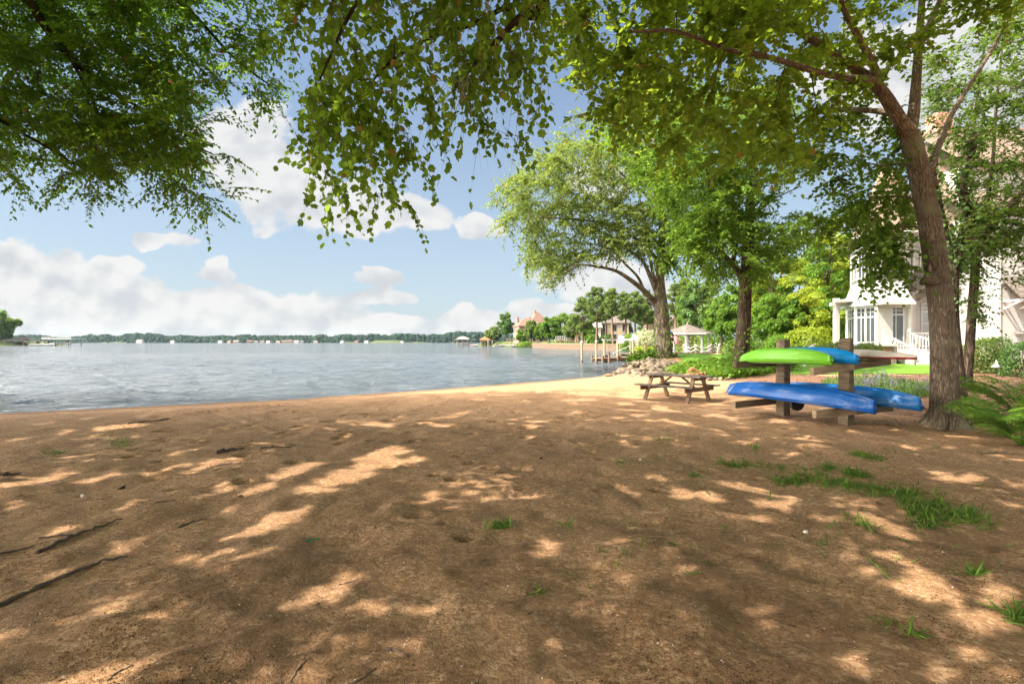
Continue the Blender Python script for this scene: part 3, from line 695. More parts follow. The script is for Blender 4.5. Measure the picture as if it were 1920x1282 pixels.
# ---- the big tree beside the rack -------------------------------------------------
def big_tree():
    D = 10.6; base = P(1771, 801, D); base[2] = hz(base[0], base[1])-.05
    t = thing('shade_tree', 'large furrowed brown trunk with a knot, beside the kayak rack, forking high over the sand', 'tree', base)
    sk = Skeleton()
    b = lambda x, y, d=D: P(x, y, d)
    tr = [base+np.array([.02, 0, -.1]), base+np.array([.0, 0, .12]), b(1771, 760), b(1770, 700), b(1768, 640), b(1765, 580), b(1759, 520), b(1748, 440), b(1733, 370), b(1717, 300), b(1704, 250)]
    sk.limb(tr, 0, 0, 28, .035, 6, radii=[.41, .31, .255, .232, .222, .217, .215, .203, .19, .186, .18])
    # root flares
    for a in (.3, 1.5, 2.6, 3.9, 5.2):
        dv = np.array([math.cos(a), math.sin(a), 0]); sk.mb.tube([base+dv*.16+(0, 0, .42), base+dv*.27+(0, 0, .15), base+dv*.40+(0, 0, .02), base+dv*.56-(0, 0, .1)], [.09, .11, .09, .04], 8)
    # knot
    k = b(1741, 524, D-.16); sk.mb.tube([k+np.array([.12, .1, .02]), k, k+np.array([-.07, -.05, .0])], [.16, .12, .05], 10, lump=.12)
    sk.limb([b(1706, 258), b(1680, 215, 10.4), b(1655, 175, 10.0), b(1625, 145, 9.7), b(1570, 105, 9.5), b(1500, 60, 9.3), b(1380, -20, 9), b(1250, -140, 8.6)], .155, .035, 14)
    sk.limb([b(1658, 178, 10), b(1640, 150, 9.6), b(1600, 148, 9.0), b(1550, 140, 8.5), b(1500, 125, 8.0), b(1430, 105, 7.4), b(1360, 92, 7), b(1270, 60, 6.6), b(1180, 60, 6.3)], .08, .018, 10)
    sk.limb([b(1650, 170, 9.9), b(1640, 130, 9.4), b(1615, 80, 9), b(1585, 25, 8.6), b(1560, -60, 8)], .09, .03, 10)
    sk.limb([b(1702, 268), b(1712, 215, 10.8), b(1717, 160, 11), b(1722, 90, 11.2), b(1728, 10, 11.4), b(1735, -120, 11.5)], .135, .05, 14)
    sk.limb([b(1722, 90, 11.2), b(1745, 40, 11.6), b(1790, -60, 12)], .09, .04)
    sk.limb([b(1690, 215, 10.5), b(1620, 206, 11), b(1570, 205, 11.6), b(1520, 216, 12), b(1450, 240, 12.5)], .07, .02)
    sk.limb([b(1735, 385), b(1700, 370, 11.2), b(1640, 372, 11.6), b(1590, 395, 12)], .035, .01, 7)
    sk.limb([b(1738, 430), b(1700, 425, 11), b(1660, 440, 11), b(1655, 490, 10.8)], .03, .008, 7)
    sk.limb([b(1715, 300), b(1660, 310, 11.5), b(1590, 300, 12.5)], .04, .012, 7)
    sk.limb([b(1741, 330, 11.2), b(1765, 260, 11.8), b(1790, 205, 12.4), b(1850, 110, 13), b(1900, 20, 13.4)], .09, .03, 8)
    sk.limb([b(1752, 345, 11), b(1741, 332, 11.2)], .1, .09, 8)
    R1 = [(1055, -420), (2050, -420), (2050, 40), (1900, 30), (1800, 110), (1700, 90), (1640, 90), (1580, 190), (1530, 290), (1480, 300), (1420, 285), (1330, 300), (1270, 280), (1235, 330), (1180, 250), (1110, 190), (1060, 130), (1050, 40)]
    R1b = [(1060, -40), (1560, -40), (1600, 60), (1560, 180), (1500, 270), (1440, 300), (1350, 270), (1290, 240), (1200, 220), (1130, 180), (1075, 120)]
    R2 = [(1480, 210), (1560, 180), (1660, 230), (1712, 300), (1722, 420), (1690, 450), (1640, 430), (1580, 440), (1520, 470), (1490, 450), (1560, 380), (1530, 300), (1440, 250)]
    R2b = [(1625, 420), (1680, 430), (1715, 470), (1690, 500), (1665, 480), (1650, 530), (1632, 525), (1640, 480), (1600, 500), (1590, 480)]
    A = poly_targets(R1, 410, 8., 12.6, 20); A2 = poly_targets(R1b, 55, 6.2, 8.5, 20); B = poly_targets(R2, 90, 10.6, 13.4, 14); B2 = poly_targets(R2b, 20, 10.2, 11.2, 6)
    hi = []
    for _ in range(420):   # the crown going on above and behind the view
        q = np.array([RS.uniform(-1, 15), RS.uniform(1, 14), RS.uniform(7.5, 13.5)])
        if q[2] > 5.2+.36*q[1]+CAMH and np.hypot(q[0]-8, q[1]-9) < 9.5: hi.append(q)
    H = np.array(hi)
    allt = np.vstack([A, A2, B, B2, H]); dr = sk.grow(allt, .006, .16)
    n1 = len(A); n2 = n1+len(A2); n3 = n2+len(B)+len(B2)
    parts = []
    def spr(sel, ntw, nl, tl, size, mat, shape='lobed', dp=.35, tw=True, sp=False):
        pos, ax, nr, st, en = sprays(allt[sel], dr[sel], ntw, nl, tl, dp)
        k = ~sun_gap(pos, sp); pos, ax, nr = pos[k], ax[k], nr[k]
        if tw: twig_mesh(sk.tw, st, en, .0035)
        return pos, ax, nr, size*RS.uniform(.65, 1.25, len(pos)), shape, mat
    parts.append(('crown', *spr(slice(0, n1), 7, 16, .8, .10, M['leaf_near'])))
    parts.append(('crown', *spr(slice(n1, n2), 5, 11, .55, .10, M['leaf_near'])))
    parts.append(('crown', *spr(slice(n2, n3), 6, 13, .7, .095, M['leaf_mid'], dp=.5)))
    parts.append(('crown', *spr(slice(n3, None), 10, 18, 1.2, .21, M['leaf_near'], 'oval3', tw=False, sp=True)))
    # one crown: join the sprays into a single mesh
    sk.mb.build('trunk', M['bark_brown'], t, True); sk.tw.build('branches', M['twig'], t, True)
    crown(t, parts)
def crown(t, parts, name='crown'):
    """all sprays of a tree as ONE crown mesh (triangles and quads of several leaf shapes; one material per shape)"""
    V = []; F = []; rn = []; mi = []; mats = []; off = 0; quads = []
    for (nm, pos, ax, nr, size, shape, mat) in parts:
        T, Fc = SHAPES[shape]; n = len(pos)
        if n == 0: continue
        A = unit(ax); B = unit(np.cross(nr, A)); N = np.cross(A, B); s = np.broadcast_to(np.asarray(size, float), (n,))[:, None, None]
        V.append((pos[:, None]+s*(T[None, :, 0:1]*A[:, None]+T[None, :, 1:2]*B[:, None]+T[None, :, 2:3]*N[:, None])).reshape(-1, 3))
        if Fc.shape[1] == 4: Fc = np.vstack([Fc[:, [0, 1, 2]], Fc[:, [0, 2, 3]]])
        F.append((Fc[None]+(np.arange(n)*len(T))[:, None, None]).reshape(-1, 3)+off); off += n*len(T)
        if mat not in mats: mats.append(mat)
        rn.append(np.repeat(RS.rand(n), len(Fc))); mi.append(np.full(n*len(Fc), mats.index(mat), np.int32))
    o = raw_mesh(name, np.vstack(V), np.vstack(F), mats[0], t, fattr=np.concatenate(rn))
    for m in mats[1:]: o.data.materials.append(m)
    o.data.polygons.foreach_set('material_index', np.concatenate(mi)); return o
big_tree()

# ---- leaves hanging in from overhead: tree behind the camera --------------------------
def overhead_tree():
    base = np.array([4.4, -5.5, 0.]); base[2] = hz(4.4, -5.5)
    t = thing('shade_tree', 'hanging boughs of large olive green leaves reaching down from above at top middle', 'tree', base)
    sk = Skeleton(); b = P
    sk.limb([base-np.array([0, 0, .2]), base+np.array([0, .1, 2.5]), base+np.array([-.3, .5, 5]), base+np.array([-.6, 1.2, 7.5]), base+np.array([-.8, 1.6, 10])], .42, .15, 16)
    fork = base+np.array([-.45, .9, 6.2])
    sk.limb([fork, np.array([3, -1, 7.4]), np.array([1.6, 2.2, 7.2]), b(1060, -260, 5.6), b(1020, 0, 5.6), b(980, 30, 5.6), b(940, 70, 5.5), b(900, 110, 5.4), b(850, 170, 5.2)], .13, .012, 10)
    sk.limb([b(1060, -260, 5.6), b(975, -10, 5.9), b(935, 20, 5.9), b(890, 45, 5.8), b(840, 60, 5.7), b(800, 75, 5.6), b(740, 110, 5.4), b(700, 150, 5.2)], .04, .01, 8)
    sk.limb([np.array([1.6, 2.2, 7.2]), b(760, -200, 5.2), b(690, -40, 5.2), b(640, 60, 5.1), b(600, 150, 5)], .05, .008, 8)
    sk.limb([fork, np.array([0, -4, 8.]), np.array([-5, -1, 8.2]), np.array([-9, 3, 8])], .12, .02, 8)
    sk.limb([fork, np.array([1, 1, 9.]), np.array([-3, 4, 9.2]), np.array([-7, 6, 9])], .12, .02, 8)
    M1 = [(520, -260), (1080, -260), (1075, 60), (1050, 150), (1040, 190), (1010, 260), (985, 280), (965, 250), (935, 255), (900, 240), (850, 240), (820, 270), (805, 290), (785, 335), (740, 310), (700, 335), (650, 345), (615, 355), (600, 325), (620, 290), (600, 250), (565, 240), (550, 190), (540, 120), (500, 30)]
    M2 = [(560, 110), (960, 110), (900, 200), (800, 220), (770, 290), (720, 300), (640, 310), (620, 280), (575, 220)]
    core = poly_targets(M1, 120, 4.6, 6.8, 10); c2 = poly_targets(M2, 36, 4.6, 5.6, 8)
    c3 = poly_targets([(600, -60), (1060, -60), (1000, 120), (850, 150), (700, 130), (600, 60)], 70, 4.4, 6.5, 10)
    ends = np.array([b(615, 385, 5), b(655, 372, 5.1), b(775, 398, 5.2), b(632, 350, 5), b(700, 365, 5), b(735, 360, 5.1), b(990, 268, 5.6), b(970, 255, 5.6), b(580, 270, 5), b(810, 335, 5.1)])
    hi = []
    for _ in range(2400):
        q = np.array([RS.uniform(-20, 9), RS.uniform(-7, 15), RS.uniform(6.2, 17)])
        if q[2] > CAMH+2.6+.75*max(q[1], 0) and q[2] < 10.5+.45*max(0, q[1]): hi.append(q)
    H = np.array(hi); allt = np.vstack([core, c2, c3, ends, H]); n1 = len(core)+len(c2)+len(c3); n2 = n1+len(ends)
    dr = sk.grow(allt, .0045, .15, up=.1, maxr=.03); dr[:n2] = unit(dr[:n2]+np.array([0, 0, -.5]))
    parts = []
    pos, ax, nr, st, en = sprays(allt[:n1], dr[:n1], 4, 9, .5, .9, .8); twig_mesh(sk.tw, st, en, .0025)
    k = ~sun_gap(pos, False); parts.append(('c', pos[k], ax[k], nr[k], .078*RS.uniform(.6, 1.3, k.sum()), 'lobed', M['leaf_olive']))
    pos, ax, nr, st, en = sprays(allt[n1:n2], dr[n1:n2], 3, 7, .3, 1., .5); twig_mesh(sk.tw, st, en, .0025)
    parts.append(('c', pos, ax, nr, .07*RS.uniform(.6, 1.2, len(pos)), 'lobed', M['leaf_olive']))
    pos, ax, nr, st, en = sprays(allt[n2:], dr[n2:], 9, 15, 1.3, .4)
    k = ~sun_gap(pos+ax*.13); parts.append(('c', pos[k], ax[k], nr[k], .26*RS.uniform(.7, 1.3, k.sum()), 'oval3', M['leaf_olive']))
    n = 150000; q = np.stack([RS.uniform(-20, 9, n), RS.uniform(-7, 15, n), RS.uniform(6.2, 17, n)], 1)   # leaves filling between the sprays, out of view
    k = (q[:, 2] > CAMH+2.6+.75*np.maximum(q[:, 1], 0)) & (q[:, 2] < 10.5+.45*np.maximum(0, q[:, 1])) & ~sun_gap(q); q = q[k]; n = len(q)
    parts.append(('c', q, rdir(n), np.array([0, 0, 1.])+RS.normal(size=(n, 3))*.5, .26*RS.uniform(.7, 1.3, n), 'oval3', M['leaf_olive']))
    sk.mb.build('trunk', M['bark_dark'], t, True); sk.tw.build('branches', M['twig'], t, True); crown(t, parts)
overhead_tree()

# ---- the limbs coming in from the left ---------------------------------------------------
def left_tree():
    base = np.array([-17.5, 8.2, 0.]); base[2] = hz(-17.5, 8.2)
    t = thing('shade_tree', 'broad dark green spray of small leaves leaning in over the lake at upper left', 'tree', base)
    sk = Skeleton(); b = P
    f = base+np.array([.6, .6, 4.2])
    sk.limb([base-np.array([0, 0, .2]), base+np.array([.2, .2, 2]), f, base+np.array([1.2, 1., 7]), base+np.array([2, 1.5, 11])], .45, .12, 16)
    sk.limb([f, b(-260, 60, 11), b(-60, -40, 11), b(40, -10, 11), b(85, 50, 11.2), b(130, 105, 11.4), b(190, 160, 11.8), b(250, 195, 12), b(320, 250, 12.4), b(400, 290, 12.8)], .16, .015, 10)
    sk.limb([b(130, 105, 11.4), b(175, 190, 11.5), b(192, 240, 11.6), b(230, 300, 11.8), b(330, 350, 12.2)], .04, .01, 7)
    sk.limb([f, b(-300, 150, 10.5), b(-60, 200, 11), b(60, 260, 11.6), b(160, 320, 12)], .1, .012, 8)
    sk.limb([base+np.array([1., .9, 6]), b(-100, -220, 10.5), b(120, -120, 11), b(330, 0, 11.6), b(440, 110, 12), b(520, 170, 12.4)], .1, .015, 8)
    sk.limb([base+np.array([1., .9, 6]), np.array([-12, 5, 9]), np.array([-7, 7, 9.6]), np.array([-4, 8, 9.6])], .1, .02, 8)
    sk.limb([f, np.array([-15, 12, 6.5]), np.array([-13, 15, 7]), np.array([-10, 16.5, 7.5])], .1, .02, 8)
    L1 = [(-500, -380), (560, -380), (550, 60), (520, 150), (490, 185), (440, 180), (385, 195), (398, 240), (385, 262), (425, 288), (430, 305), (395, 315), (400, 345), (408, 395), (375, 370), (335, 372), (290, 335), (240, 320), (200, 350), (150, 360), (90, 290), (30, 325), (-40, 340), (-400, 420)]
    L2 = [(-60, -60), (330, -60), (420, 120), (380, 200), (385, 262), (360, 310), (280, 310), (180, 320), (60, 250), (-60, 280)]
    A = poly_targets(L1, 660, 10.2, 14.2, 14); A2 = poly_targets(L2, 270, 10.8, 13.8, 10)
    ends = np.array([b(442, 295, 12.6), b(432, 350, 12.6), b(408, 402, 12.6), b(350, 365, 12.4), b(200, 365, 12), b(175, 368, 12), b(110, 355, 12), b(40, 350, 12), b(410, 215, 12.4), b(505, 188, 12.4), b(300, 350, 12)])
    hi = []
    for _ in range(900):
        q = np.array([RS.uniform(-32, -1), RS.uniform(2, 19), RS.uniform(5, 14)])
        v = (q[2]-CAMH)/q[1]; inview = abs(q[0]) < 1.1*q[1]+2 and v < .74+1.6/q[1]
        if not inview and np.hypot(q[0]+15, q[1]-9) < 14: hi.append(q)
    H = np.array(hi); allt = np.vstack([A, A2, ends, H]); n1 = len(A)+len(A2)+len(ends)
    dr = sk.grow(allt, .006, .14, maxr=.04); parts = []
    pos, ax, nr, st, en = sprays(allt[:n1], dr[:n1], 7, 14, .75, .35, .85, .4); twig_mesh(sk.tw, st, en, .004)
    k = ~sun_gap(pos, False); parts.append(('c', pos[k], ax[k], nr[k], .125*RS.uniform(.65, 1.2, k.sum()), 'oval3', M['leaf_left']))
    pos, ax, nr, st, en = sprays(allt[n1:], dr[n1:], 11, 18, 1.2, .3)
    k = ~sun_gap(pos+ax*.12); parts.append(('c', pos[k], ax[k], nr[k], .24*RS.uniform(.7, 1.2, k.sum()), 'oval3', M['leaf_left']))
    sk.mb.build('trunk', M['bark_dark'], t, True); sk.tw.build('branches', M['twig'], t, True); crown(t, parts)
left_tree()

# ---- the thin tree and the ivy-grown stem behind the big trunk -----------------------------
def thin_tree():
    D = 17.6; base = P(1813, 733, D); base[2] = hz(base[0], base[1])-.1
    t = thing('slender_tree', 'slender leaning tree with dark crooked limbs, just right of the big knotted trunk', 'tree', base)
    sk = Skeleton(); b = lambda x, y, d=D: P(x, y, d)
    sk.limb([base, b(1815, 690), b(1820, 620), b(1825, 560), b(1829, 500), b(1833, 450)], .15, .12, 12)
    sk.limb([b(1832, 460), b(1855, 430, 17.3), b(1880, 400, 17), b(1925, 355, 16.6), b(1990, 290, 16)], .14, .08, 10)
    sk.limb([b(1832, 455), b(1850, 380, 17.8), b(1862, 300, 18), b(1868, 200, 18.2), b(1880, 80, 18.4)], .09, .03, 8)
    sk.limb([b(1831, 470), b(1815, 430, 18), b(1818, 395, 18.2), b(1808, 345, 18.4), b(1822, 290, 18.6), b(1830, 200, 18.8), b(1850, 60, 19)], .11, .03, 9)
    R3 = [(1748, 130), (1800, 60), (2080, -160), (2080, 480), (1960, 520), (1900, 490), (1860, 470), (1840, 520), (1805, 450), (1770, 400), (1785, 340), (1735, 240)]
    A = poly_targets(R3, 520, 14.5, 19.5, 16); A2 = poly_targets([(1800, 400), (1935, 390), (1925, 455), (1850, 480), (1800, 470)], 50, 15.5, 18, 8); low = poly_targets([(1790, 440), (1850, 470), (1840, 600), (1815, 590), (1800, 520)], 20, 16.8, 18, 6)
    allt = np.vstack([A, A2, low]); dr = sk.grow(allt, .007, .14, maxr=.05)
    pos, ax, nr, st, en = sprays(allt, dr, 7, 14, .85, .25, .9, .25); twig_mesh(sk.tw, st, en, .005)
    k = ~(sun_gap(pos) & (RS.rand(len(pos)) < .7))
    sk.mb.build('trunk', M['bark_dark'], t, True); sk.tw.build('branches', M['twig'], t, True)
    crown(t, [('c', pos[k], ax[k], nr[k], .135*RS.uniform(.65, 1.2, k.sum()), 'oval3', M['leaf_shade'])])
    # ivy-clad stem
    D = 16.2; base = P(1795, 742, D); base[2] = hz(base[0], base[1])-.1
    t = thing('slender_tree', 'dark ivy-clad stem rising directly behind the big knotted trunk', 'tree', base)
    sk = Skeleton(); b = lambda x, y, d=D: P(x, y, d)
    sk.limb([base, b(1792, 700), b(1786, 640), b(1783, 560), b(1787, 500), b(1800, 465), b(1812, 430), b(1818, 405), b(1806, 370), b(1806, 340), b(1820, 300), b(1826, 250)], .26, .09, 12)
    sk.limb([b(1787, 500), b(1775, 440), b(1762, 380), b(1752, 320), b(1770, 240)], .1, .05, 8)
    sk.mb.build('trunk', M['bark_dark'], t, True)
    n = 1500; q = np.array(sk.nodes); j = RS.randint(0, len(q), n); pos = q[j]+unit(RS.normal(size=(n, 3)))*RS.uniform(.12, .34, (n, 1)); pos = pos[pos[:, 2] > 2.6]
    n = len(pos); leaves('ivy', pos, RS.normal(size=(n, 3))-np.array([0, 0, .6]), np.array([0, -.6, .6])+RS.normal(size=(n, 3))*.6, RS.uniform(.09, .16, n), 'lobed', M['leaf_deep'], t)
thin_tree()

# ---- the two trees on the bank ---------------------------------------------------------------
def bank_trees():
    D = 25.5; base = P(1388, 702, D); base[2] = hz(base[0], base[1])-.1
    t = thing('bank_tree', 'tall dark-trunked leafy tree standing straight between the picnic table and the kayaks', 'tree', base)
    sk = Skeleton(); b = lambda x, y, d=D: P(x, y, d)
    sk.limb([base, b(1388, 690), b(1392, 640), b(1396, 580), b(1398, 520), b(1402, 470), b(1405, 420), b(1408, 370), b(1412, 320), b(1405, 240), b(1395, 120)], .0, 0, 16, .04, radii=[.55, .41, .34, .31, .29, .26, .24, .22, .19, .15, .08])
    sk.limb([b(1396, 545), b(1385, 512), b(1368, 490, 25), b(1352, 470, 24.6), b(1346, 430, 24.2), b(1335, 370, 24), b(1320, 300, 24)], .19, .06, 10)
    sk.limb([b(1372, 495, 25), b(1380, 460, 25.4), b(1375, 400, 26), b(1365, 330, 26.5), b(1350, 250, 27)], .12, .05, 8)
    sk.limb([b(1412, 330), b(1390, 280), b(1340, 230, 24), b(1290, 210, 23.5)], .12, .03, 8)
    sk.limb([b(1410, 350), b(1440, 300, 26), b(1480, 270, 26.5)], .1, .03, 8)
    sk.limb([b(1405, 420), b(1440, 380, 25), b(1500, 350, 24.5)], .08, .02, 8)
    C1 = [(1120, 160), (1460, 160), (1490, 240), (1490, 330), (1470, 400), (1530, 440), (1505, 450), (1460, 470), (1440, 445), (1425, 490), (1395, 530), (1345, 520), (1300, 475), (1310, 440), (1270, 430), (1240, 380), (1180, 300), (1130, 260)]
    A = poly_targets(C1, 430, 22, 29, 22); A2 = poly_targets([(1270, 330), (1400, 300), (1430, 400), (1410, 490), (1350, 480), (1330, 420)], 60, 23, 28, 10)
    A3 = poly_targets([(1280, 400), (1330, 390), (1330, 470), (1290, 470)], 20, 22, 24, 8)
    allt = np.vstack([A, A2, A3]); dr = sk.grow(allt, .01, .14, maxr=.09)
    pos, ax, nr, st, en = sprays(allt, dr, 8, 13, 1.0, .35); k = RS.rand(len(pos)) < .5
    bright = (pos[:, 0] < 10.6) & (RS.rand(len(pos)) < .6)
    sk.mb.build('trunk', M['bark_dark'], t, True); sk.tw.build('branches', M['bark_dark'], t, True)
    crown(t, [('c', pos[~bright], ax[~bright], nr[~bright], .19*RS.uniform(.65, 1.25, (~bright).sum()), 'oval3', M['leaf_mid']), ('c', pos[bright], ax[bright], nr[bright], .19*RS.uniform(.65, 1.25, bright.sum()), 'oval3', M['leaf_bright'])])
    # ivy creeping up the foot
    n = 900; h = RS.uniform(0, 2.6, n)**1.; a = RS.uniform(0, 2*math.pi, n); pos = base+np.stack([np.cos(a)*.5, np.sin(a)*.5, h], 1)+RS.normal(size=(n, 3))*.08; pos = pos[RS.rand(n) < np.exp(-h*.8)]
    n = len(pos); leaves('ivy', pos, RS.normal(size=(n, 3))-np.array([0, 0, .5]), RS.normal(size=(n, 3))+np.array([0, -1, .6]), RS.uniform(.1, .18, n), 'lobed', M['leaf_mid'], t)

    D = 35; base = P(1245, 674, D); base[2] = hz(base[0], base[1])-.15
    t = thing('bank_tree', 'spreading pale-leaved tree on the rock bank with grey limbs fanning out over the water', 'tree', base)
    sk = Skeleton(); b = lambda x, y, d=D: P(x, y, d)
    sk.limb([base, b(1245, 655), b(1243, 620), b(1241, 590), b(1238, 560), b(1237, 520), b(1240, 470), b(1243, 420), b(1240, 340), b(1225, 260)], 0, 0, 16, .06, radii=[.62, .56, .52, .5, .42, .3, .26, .22, .15, .08])
    sk.limb([b(1240, 590), b(1225, 565), b(1208, 546, 34), b(1182, 525, 33.4), b(1155, 508, 33), b(1120, 500, 32.6), b(1080, 495, 32.2)], .26, .05, 10)
    sk.limb([b(1208, 548, 34), b(1196, 520, 34), b(1172, 495, 34), b(1140, 465, 33.6), b(1090, 455, 33)], .12, .03, 8)
    sk.limb([b(1236, 560), b(1222, 525), b(1205, 490, 36), b(1180, 470, 36), b(1150, 445, 36), b(1110, 430, 36)], .2, .04, 9)
    sk.limb([b(1238, 500), b(1226, 480), b(1200, 455), b(1170, 430), b(1130, 418, 34), b(1060, 410, 33), b(1000, 408, 33)], .17, .03, 9)
    sk.limb([b(1240, 470), b(1210, 420, 36), b(1180, 390, 36), b(1120, 370, 36), b(1060, 350, 36)], .14, .03, 8)
    sk.limb([b(1242, 420), b(1215, 370), b(1170, 330), b(1130, 290), b(1090, 270)], .12, .03, 8)
    sk.limb([b(1230, 545), b(1218, 480, 34), b(1205, 400, 34), b(1190, 330, 34)], .14, .03, 8)
    sk.limb([b(1240, 520), b(1265, 480, 34), b(1280, 440, 34), b(1290, 380, 34)], .12, .03, 8)
    C2 = [(925, 372), (950, 345), (985, 330), (1000, 285), (1050, 255), (1085, 270), (1130, 255), (1310, 260), (1330, 380), (1310, 460), (1270, 520), (1245, 500), (1215, 470), (1170, 500), (1120, 482), (1090, 500), (1060, 505), (1040, 525), (1000, 505), (985, 480), (1000, 455), (960, 430), (945, 400)]
    A = poly_targets(C2, 600, 31, 39, 14)
    ends = np.array([b(928, 370, 33), b(985, 500, 33), b(1035, 530, 33), b(1062, 510, 33), b(1005, 280, 34), b(1050, 250, 34), b(950, 440, 33), b(1090, 210, 35), b(1075, 225, 35)])
    allt = np.vstack([A, ends]); dr = sk.grow(allt, .012, .14, maxr=.09)
    pos, ax, nr, st, en = sprays(allt, dr, 8, 14, 1.15, .4)
    sk.mb.build('trunk', M['bark_grey'], t, True); sk.tw.build('branches', M['bark_grey'], t, True)
    right = pos[:, 0]/pos[:, 1] > .285+RS.normal(size=len(pos))*.02
    crown(t, [('c', pos[~right], ax[~right], nr[~right], .2*RS.uniform(.65, 1.25, (~right).sum()), 'oval3', M['leaf_pale']), ('c', pos[right], ax[right], nr[right], .22*RS.uniform(.65, 1.25, right.sum()), 'oval3', M['leaf_bright'])])
    n = 700; h = RS.uniform(0, 3.4, n); a = RS.uniform(0, 2*math.pi, n); pos = base+np.stack([np.cos(a)*.6, np.sin(a)*.6, h], 1)+RS.normal(size=(n, 3))*.1; pos = pos[RS.rand(n) < np.exp(-h*.55)]
    n = len(pos); leaves('ivy', pos, RS.normal(size=(n, 3))-np.array([0, 0, .5]), RS.normal(size=(n, 3))+np.array([0, -1, .6]), RS.uniform(.12, .22, n), 'lobed', M['leaf_bright'], t)
bank_trees()

# ---- woodland beyond -----------------------------------------------------------------------
def cloud_crown(c, rx, rz, n_lobes, per, size, flatten=.75, low=-.6):
    """leaf positions of an uneven crown made of many clumps"""
    k = n_lobes; u = rdir(k); u[:, 2] = np.clip(u[:, 2], low, 1); rr = RS.uniform(.35, 1., (k, 1))**.6
    L = c+u*rr*np.array([rx, rx, rz]); lr = RS.uniform(.13, .30, k)*rx
    n = k*per; i = np.repeat(np.arange(k), per); d = rdir(n); pos = L[i]+d*(lr[i]*RS.uniform(.45, 1.05, n))[:, None]*np.array([1, 1, flatten])
    nr = unit(d*.8+np.array([0, 0, .5])+RS.normal(size=(n, 3))*.45); ax = unit(np.cross(nr, rdir(n)))
    return pos, ax, nr, size*RS.uniform(.6, 1.3, n), L
def broad_tree(label, px, d, ytop, ybot, wpx, mat, group, name='tree', lobes=60, per=70, size=None, ground=None, trunk='bark_dark', mat2=None):
    g = hz((px-960)/960*d, d) if ground is None else ground
    base = P(px, 641, d); base[2] = g-.2
    zt = CAMH+(641-ytop)/960*d; zb = CAMH+(641-ybot)/960*d; rx = wpx/960*d/2; c = np.array([base[0], d, (zt+zb)/2])
    t = thing(name, label, 'tree', base, group)
    sk = MB(); pos, ax, nr, s, L = cloud_crown(c, rx*.86, (zt-zb)/2*.88, lobes, per, size or d*.0052)
    h = (zt+zb)/2-base[2]
    sk.tube(catmull([base, base+np.array([.02*h, 0, h*.35]), base+np.array([-.02*h, 0, h*.8]), base+np.array([0, 0, h*1.25])], 4), np.linspace(.035*h+.08, .03, 13), 8)
    for l in L[:10]:
        a = base+np.array([0, 0, h*RS.uniform(.4, .9)]); sk.tube([a, (a+l)/2+np.array([0, 0, .05*h]), l], [.014*h, .01*h, .004*h], 5)
    sk.build('trunk', M[trunk], t, True)
    if mat2:
        k = RS.rand(len(L)) < .4; kk = np.repeat(k, per)
        crown(t, [('c', pos[~kk], ax[~kk], nr[~kk], s[~kk], 'clump', M[mat]), ('c', pos[kk], ax[kk], nr[kk], s[kk], 'clump', M[mat2])])
    else: crown(t, [('c', pos, ax, nr, s, 'clump', M[mat])])
    return t
GW = 'woodland trees behind the white house'
for i, (lab, px, d, yt, yb, w, m, m2) in enumerate([
    ('bright yellow-green tree tallest against the left corner of the white house', 1548, 52, 398, 640, 150, 'leaf_yellow', 'leaf_bright'),
    ('yellow-green tree whose crown fills the gap right of the dark bank trunk', 1450, 56, 425, 655, 120, 'leaf_yellow', 'leaf_bright'),
    ('low yellow-green tree behind the round hedges and the porch post', 1525, 47, 535, 655, 120, 'leaf_yellow', 'leaf_mid'),
    ('mid-green tree low down behind the green kayak', 1455, 49, 545, 660, 110, 'leaf_bright', 'leaf_mid'),
    ('deep green tree filling behind the yellow-green crowns', 1500, 66, 440, 650, 190, 'leaf_mid', 'leaf_yellow'),
    ('dark green tree half hidden by the corner of the white house', 1600, 60, 420, 650, 120, 'leaf_mid', 'leaf_yellow')]):
    broad_tree(lab, px, d, yt, yb, w, m, GW, 'woodland_tree', 70, 80, d*.0058, mat2=m2)
GG = 'green trees behind the gazebo'
for lab, px, d, yt, yb, w, m, m2 in [
    ('tall rounded dark green tree right behind the gazebo roof', 1318, 92, 508, 640, 100, 'leaf_deep', 'leaf_pine'),
    ('bright green tree leaning over the shore right of the gazebo', 1352, 80, 545, 645, 80, 'leaf_bright', 'leaf_mid'),
    ('bushy light green tree just left of the dark bank trunk', 1385, 76, 520, 650, 80, 'leaf_mid', 'leaf_bright'),
    ('dense green tree between the gazebo and the bright leaning tree', 1300, 108, 525, 640, 70, 'leaf_mid', 'leaf_pine'),
    ('dark tree seen under the bank tree crown near the clipped hedge', 1415, 84, 500, 650, 90, 'leaf_deep', 'leaf_mid')]:
    broad_tree(lab, px, d, yt, yb, w, m, GG, 'leafy_tree', 60, 75, d*.0055, mat2=m2)
